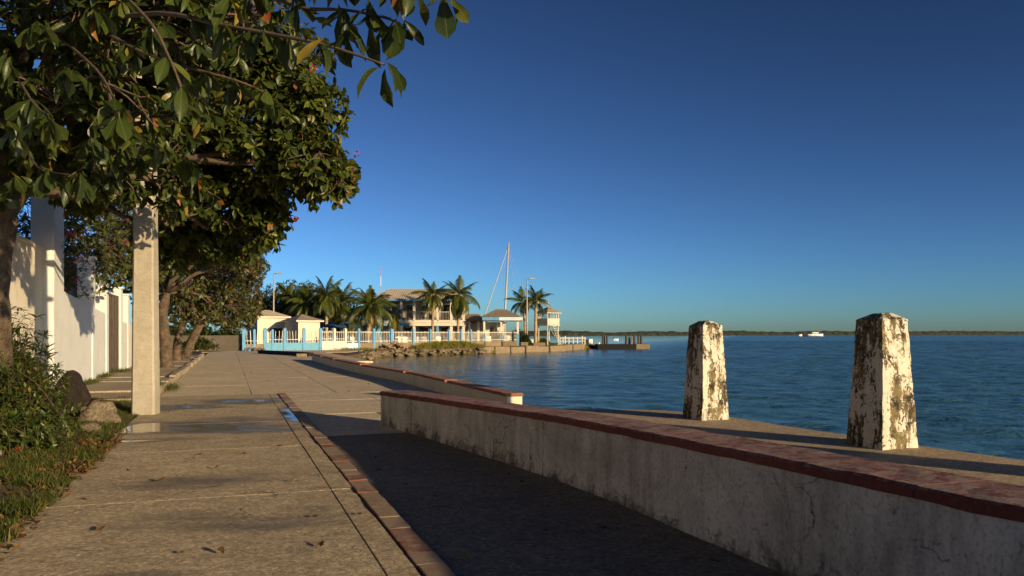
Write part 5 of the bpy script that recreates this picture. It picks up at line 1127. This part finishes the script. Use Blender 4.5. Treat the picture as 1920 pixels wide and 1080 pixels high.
# ---------------------------------------------------------------- palms
def frond_mesh(L, droop, hang, seed):
    r_ = np.random.default_rng(seed); V = []; Fq = []; n = 40; pts = []
    for i in range(n + 1):
        t = i / n; a = droop * t ** 1.4; pts.append((t, a))
    y = z = 0; spine = []
    for i in range(n + 1):
        t = i / n; ang = -droop * t ** 1.3; spine.append(np.array([0, y, z])); y += math.cos(ang) * L / n; z += math.sin(ang) * L / n
    def quad(a, b, c, d): k = len(V); V.extend([a, b, c, d]); Fq.append((k, k + 1, k + 2, k + 3))
    for i in range(n):
        w_ = .035 * (1 - i / n) + .006; X = np.array([w_, 0, 0]); quad(spine[i] - X, spine[i] + X, spine[i + 1] + X, spine[i + 1] - X)
    for i in range(4, n):
        t = i / n; ll = L * .30 * math.sin(min(1, t * 1.15 + .12) * 3.0) ** .6 + .08; T = spine[min(i + 1, n)] - spine[i - 1]; T = T / np.linalg.norm(T)
        for s in (-1, 1):
            for h_ in (0, .5):
                d = np.array([s * .8, 0, 0]) + T * (.75 + r_.uniform(-.1, .1)) + np.array([0, 0, -hang * r_.uniform(.6, 1.3)]); d /= np.linalg.norm(d); b = spine[i] + T * h_ * L / n; w_ = T * .020
                mid = b + d * ll * .55; tip = b + d * ll + np.array([0, 0, -hang * ll * .35]); quad(b - w_, b + w_, mid + w_ * .9, mid - w_ * .9); quad(mid - w_ * .9, mid + w_ * .9, tip + w_ * .1, tip - w_ * .1)
    me = np_mesh('frond', V, Fq); me.materials.append(MATS['frond']); return me
FR = [frond_mesh(2.5, 1.15, .55, 1), frond_mesh(2.6, 1.5, .8, 2), frond_mesh(2.3, .7, .35, 3), frond_mesh(2.5, 1.8, 1.0, 4)]
def palm(bpx, Y, cx, cy, scale, nf, label, seed, tr=.17, coco=0, yellow=1, elmin=-45, group='coconut palms on the waterfront'):
    b = P(bpx, 0, Y); b.z = -.05; c = P(cx, cy, Y); r_ = random.Random(seed); root = thing('palm_tree', b, label, 'palm tree', group); m = MB(); n = 22; pts = []; rad = []
    for i in range(n + 1):
        t = i / n; p = b.lerp(c, t); p.x += (c.x - b.x) * (t * t - t) * .6; pts.append(p); rad.append(tr * (1.35 - .35 * min(1, t * 6)) * (1 - .28 * t) * (1 + .05 * (i % 2)))
    m.tube(pts, rad, 9); m.build('trunk', 'palm_bark', root, smooth=True)
    for k in range(nf):
        o = bpy.data.objects.new('frond', None); el = R(78) + (R(elmin) - R(78)) * ((k + r_.uniform(0, .9)) / nf) ** .9 + r_.uniform(-.18, .18); az = k * 2.39996 + r_.uniform(-.25, .25)
        o = bpy.data.objects.new('frond', FR[2 if el > R(50) else 0 if el > R(20) else 1 if el > R(-10) else 3]); COL.objects.link(o); o.parent = root; o.location = c - b + Vector((0, 0, -.05)); s = scale * 1.08 * r_.uniform(.7, 1.14); o.scale = (s, s, s)
        o.rotation_euler = (Matrix.Rotation(az, 3, 'Z') @ Matrix.Rotation(el, 3, 'X') @ Matrix.Rotation(r_.uniform(-.4, .4), 3, 'Y')).to_euler()
        if k >= nf - yellow: o.material_slots[0].link = 'OBJECT'; o.material_slots[0].material = MATS['frond_yellow']
    for k in range(coco):
        a = k * 2.1; m = MB(); q_ = c + Vector((.22 * math.cos(a), .22 * math.sin(a), -.28 - .1 * (k % 2))); m.tube([q_ + Vector((0, 0, .14)), q_ + Vector((0, 0, .08)), q_, q_ - Vector((0, 0, .09)), q_ - Vector((0, 0, .14))], [.03, .10, .13, .10, .02], 8); m.build('coconut', 'coconut', root, smooth=True)
palm(690, 74, 694, 573, 1.08, 27, 'coconut palm with a thick trunk and husks, nearest inside the fence', 1, .24, 6, 2)
palm(811, 83, 812, 552, .88, 21, 'slender palm in front of the two-storey house roof', 2, .16, 0, 2)
palm(858, 84, 861, 552, 1.05, 22, 'palm right of the two-storey house with a long drooping yellow frond', 3, .16, 0, 2, -70)
palm(1004, 94, 1005, 563, .80, 19, 'palm with rough trunk between the street lamp and the lookout tower', 4, .2, 3, 0, -15)
palm(985, 99, 981, 566, .85, 19, 'darker palm just behind the street lamp on the point', 5, .14, 0, 0)
palm(778, 92.8, 775, 590, .5, 14, 'small yellowing palm before the balcony', 6, .08, 0, 5)
palm(735, 86, 738, 590, .75, 16, 'palm with yellow hanging fronds between the thick palm and the house', 7, .12, 0, 4, -75)
palm(612, 90, 612, 556, 1.05, 26, 'tall dark palm rising highest behind the lower hut', 8, .2, 0, 0)
palm(640, 92, 641, 568, 1.15, 24, 'dark palm between the tall dark palm and the thick-trunked one', 9, .18, 0, 0)
palm(575, 92, 575, 566, 1.15, 24, 'dark palm behind the gap between the two huts', 10, .18, 0, 0)
palm(548, 96, 545, 562, 1.15, 24, 'dark palm behind the taller hut, right of the pale street lamp', 11, .18, 0, 0)
palm(660, 82, 662, 600, .7, 14, 'short palm left of the thick-trunked palm', 12, .12, 0, 1)
for px, py, Y, s, lab, sd in ((525, 564, 98, 2.4, 'dark round tree behind the taller hut', 81), (560, 556, 100, 2.6, 'tallest dark tree in the grove behind the huts', 82), (598, 571, 97, 2.3, 'dark tree behind the lower hut roof', 83), (635, 576, 98, 2.3, 'dark tree behind the blue parasols', 84), (495, 576, 99, 2.2, 'leftmost dark tree of the grove, left of the street lamp', 85)):
    s *= 1.15; c = P(px, py, Y); b = Vector((c.x, c.y, 0)); tree('grove_tree', b, [b + Vector((0, 0, -.1)), b + Vector((.1, 0, 1)), b + Vector((0, 0, 2))], [.18, .15, .1], [((c.x, c.y, c.z), (s, s, s * .8)), ((c.x + .8, c.y, c.z - 1.3), (s * .9, s, s * .7)), ((c.x - .9, c.y, c.z - 1.2), (s * .9, s, s * .7))], 330, (6, 8), (.3, .5), 'leaf_bush', lab, 'grove of trees behind the huts', np.random.default_rng(sd), LT_SMALL[0], limb_r=.07, twig=.015, shell=.35)
for px, Y, r, lab, sd in ((935, 94, (1.1, .8, 1.7), 'green bush under the pavilion roof', 91), (968, 93, (1.1, .8, 2.0), 'tallest green bush right of the pavilion', 92), (985, 92, (.7, .6, 1.3), 'green bush at the foot of the street lamp', 93), (1017, 95.5, (.9, .6, .7), 'low yellow-green bush at the foot of the lookout tower', 94)):
    b = P(px, 0, Y); b.z = 0; shrub('garden_bush', tuple(b), r, 130, (5, 7), (.22, .42), LT_LANCE[0] if sd < 93 else LT_SMALL[0], 'leaf_shrub' if sd < 94 else 'bank_grass', lab, sd, group='bushes on the point')
gb = P(430, 0, 60); gb.z = 0
shrub('garden_bush', tuple(P(372, 655, 56)), (1.6, .9, .9), 130, (6, 8), (.16, .26), LT_SMALL[0], 'leaf_shrub', 'low green bush before the grey wall, under the rusty tree', 95, group='bushes by the grey wall')

for px, Y, r, lab, sd in ((322, 68, (2.2, 1.2, 2.6), 'green bush behind the left end of the grey wall', 96), (378, 69, (2.2, 1.2, 2.9), 'green bush behind the middle of the grey wall', 97), (430, 68, (1.9, 1.2, 2.5), 'green bush behind the grey wall beside the blue fence', 98)):
    b = P(px, 0, Y); b.z = 0; shrub('garden_bush', tuple(b), r, 300, (6, 8), (.22, .36), LT_SMALL[0], 'leaf_bush', lab, sd, group='bushes by the grey wall')

# ---------------------------------------------------------------- courtyard furniture behind the fence
def parasol(px, Y, zr, r, label):
    b = P(px, 0, Y); b.z = 0; root = thing('parasol', b, label, 'parasol', 'blue parasols in the courtyard'); MB().tube([b, b + Vector((0, 0, zr + .45))], .035, 6).build('pole', 'far_white', root); m = MB(); m.cone((b.x, b.y, zr), r, .48, 8); m.build('canopy', 'canvas', root); MB().tube([b + Vector((0, 0, -.02)), b + Vector((0, 0, .1))], [.3, .26], 10).build('base', 'grey_wall', root)
parasol(622, 80, 1.95, 1.5, 'blue parasol nearest the lower hut'); parasol(650, 82, 1.95, 1.4, 'blue parasol beside the thick-trunked palm')
def chair(x, y, rz, label):
    root = thing('garden_chair', (x, y, 0), label, 'chair', 'white garden chairs behind the fence'); ca, sa = math.cos(rz), math.sin(rz)
    def w_(a, b, z): return (x + ca * a - sa * b, y + sa * a + ca * b, z)
    MB().box(w_(0, 0, .42), (.5, .5, .05), rz).build('seat', 'plastic', root); m = MB(); m.box(w_(0, .24, .72), (.5, .05, .58), rz); m.build('backrest', 'plastic', root)
    for a in (-.22, .22):
        for b in (-.22, .22): MB().box(w_(a, b, .2), (.05, .05, .42), rz).build('leg', 'plastic', root)
        MB().box(w_(a, 0, .64), (.05, .5, .04), rz).build('armrest', 'plastic', root)
for px, Y, rz, l_ in ((660, 76, .3, 'white garden chair left of the thick palm trunk'), (712, 78, 2.6, 'white garden chair just right of the thick palm trunk'), (748, 80, .5, 'white chair behind the balusters right of the broad blue post'), (758, 80.5, 3.6, 'white chair second right of the broad blue post'), (786, 82, .2, 'white chair left of the slender palm trunk, farther from it'),
                      (797, 82.5, 2.9, 'white chair beside the slender palm trunk'), (823, 85, .4, 'white chair between the two right-hand palm trunks, left one'), (836, 85.5, 3.3, 'white chair between the two right-hand palm trunks, right one'), (918, 92.5, .3, 'white chair under the pavilion, left of the middle post'), (950, 92, 2.8, 'white chair under the pavilion, right of the middle post')):
    chair(hx(px, Y), Y, rz, l_)
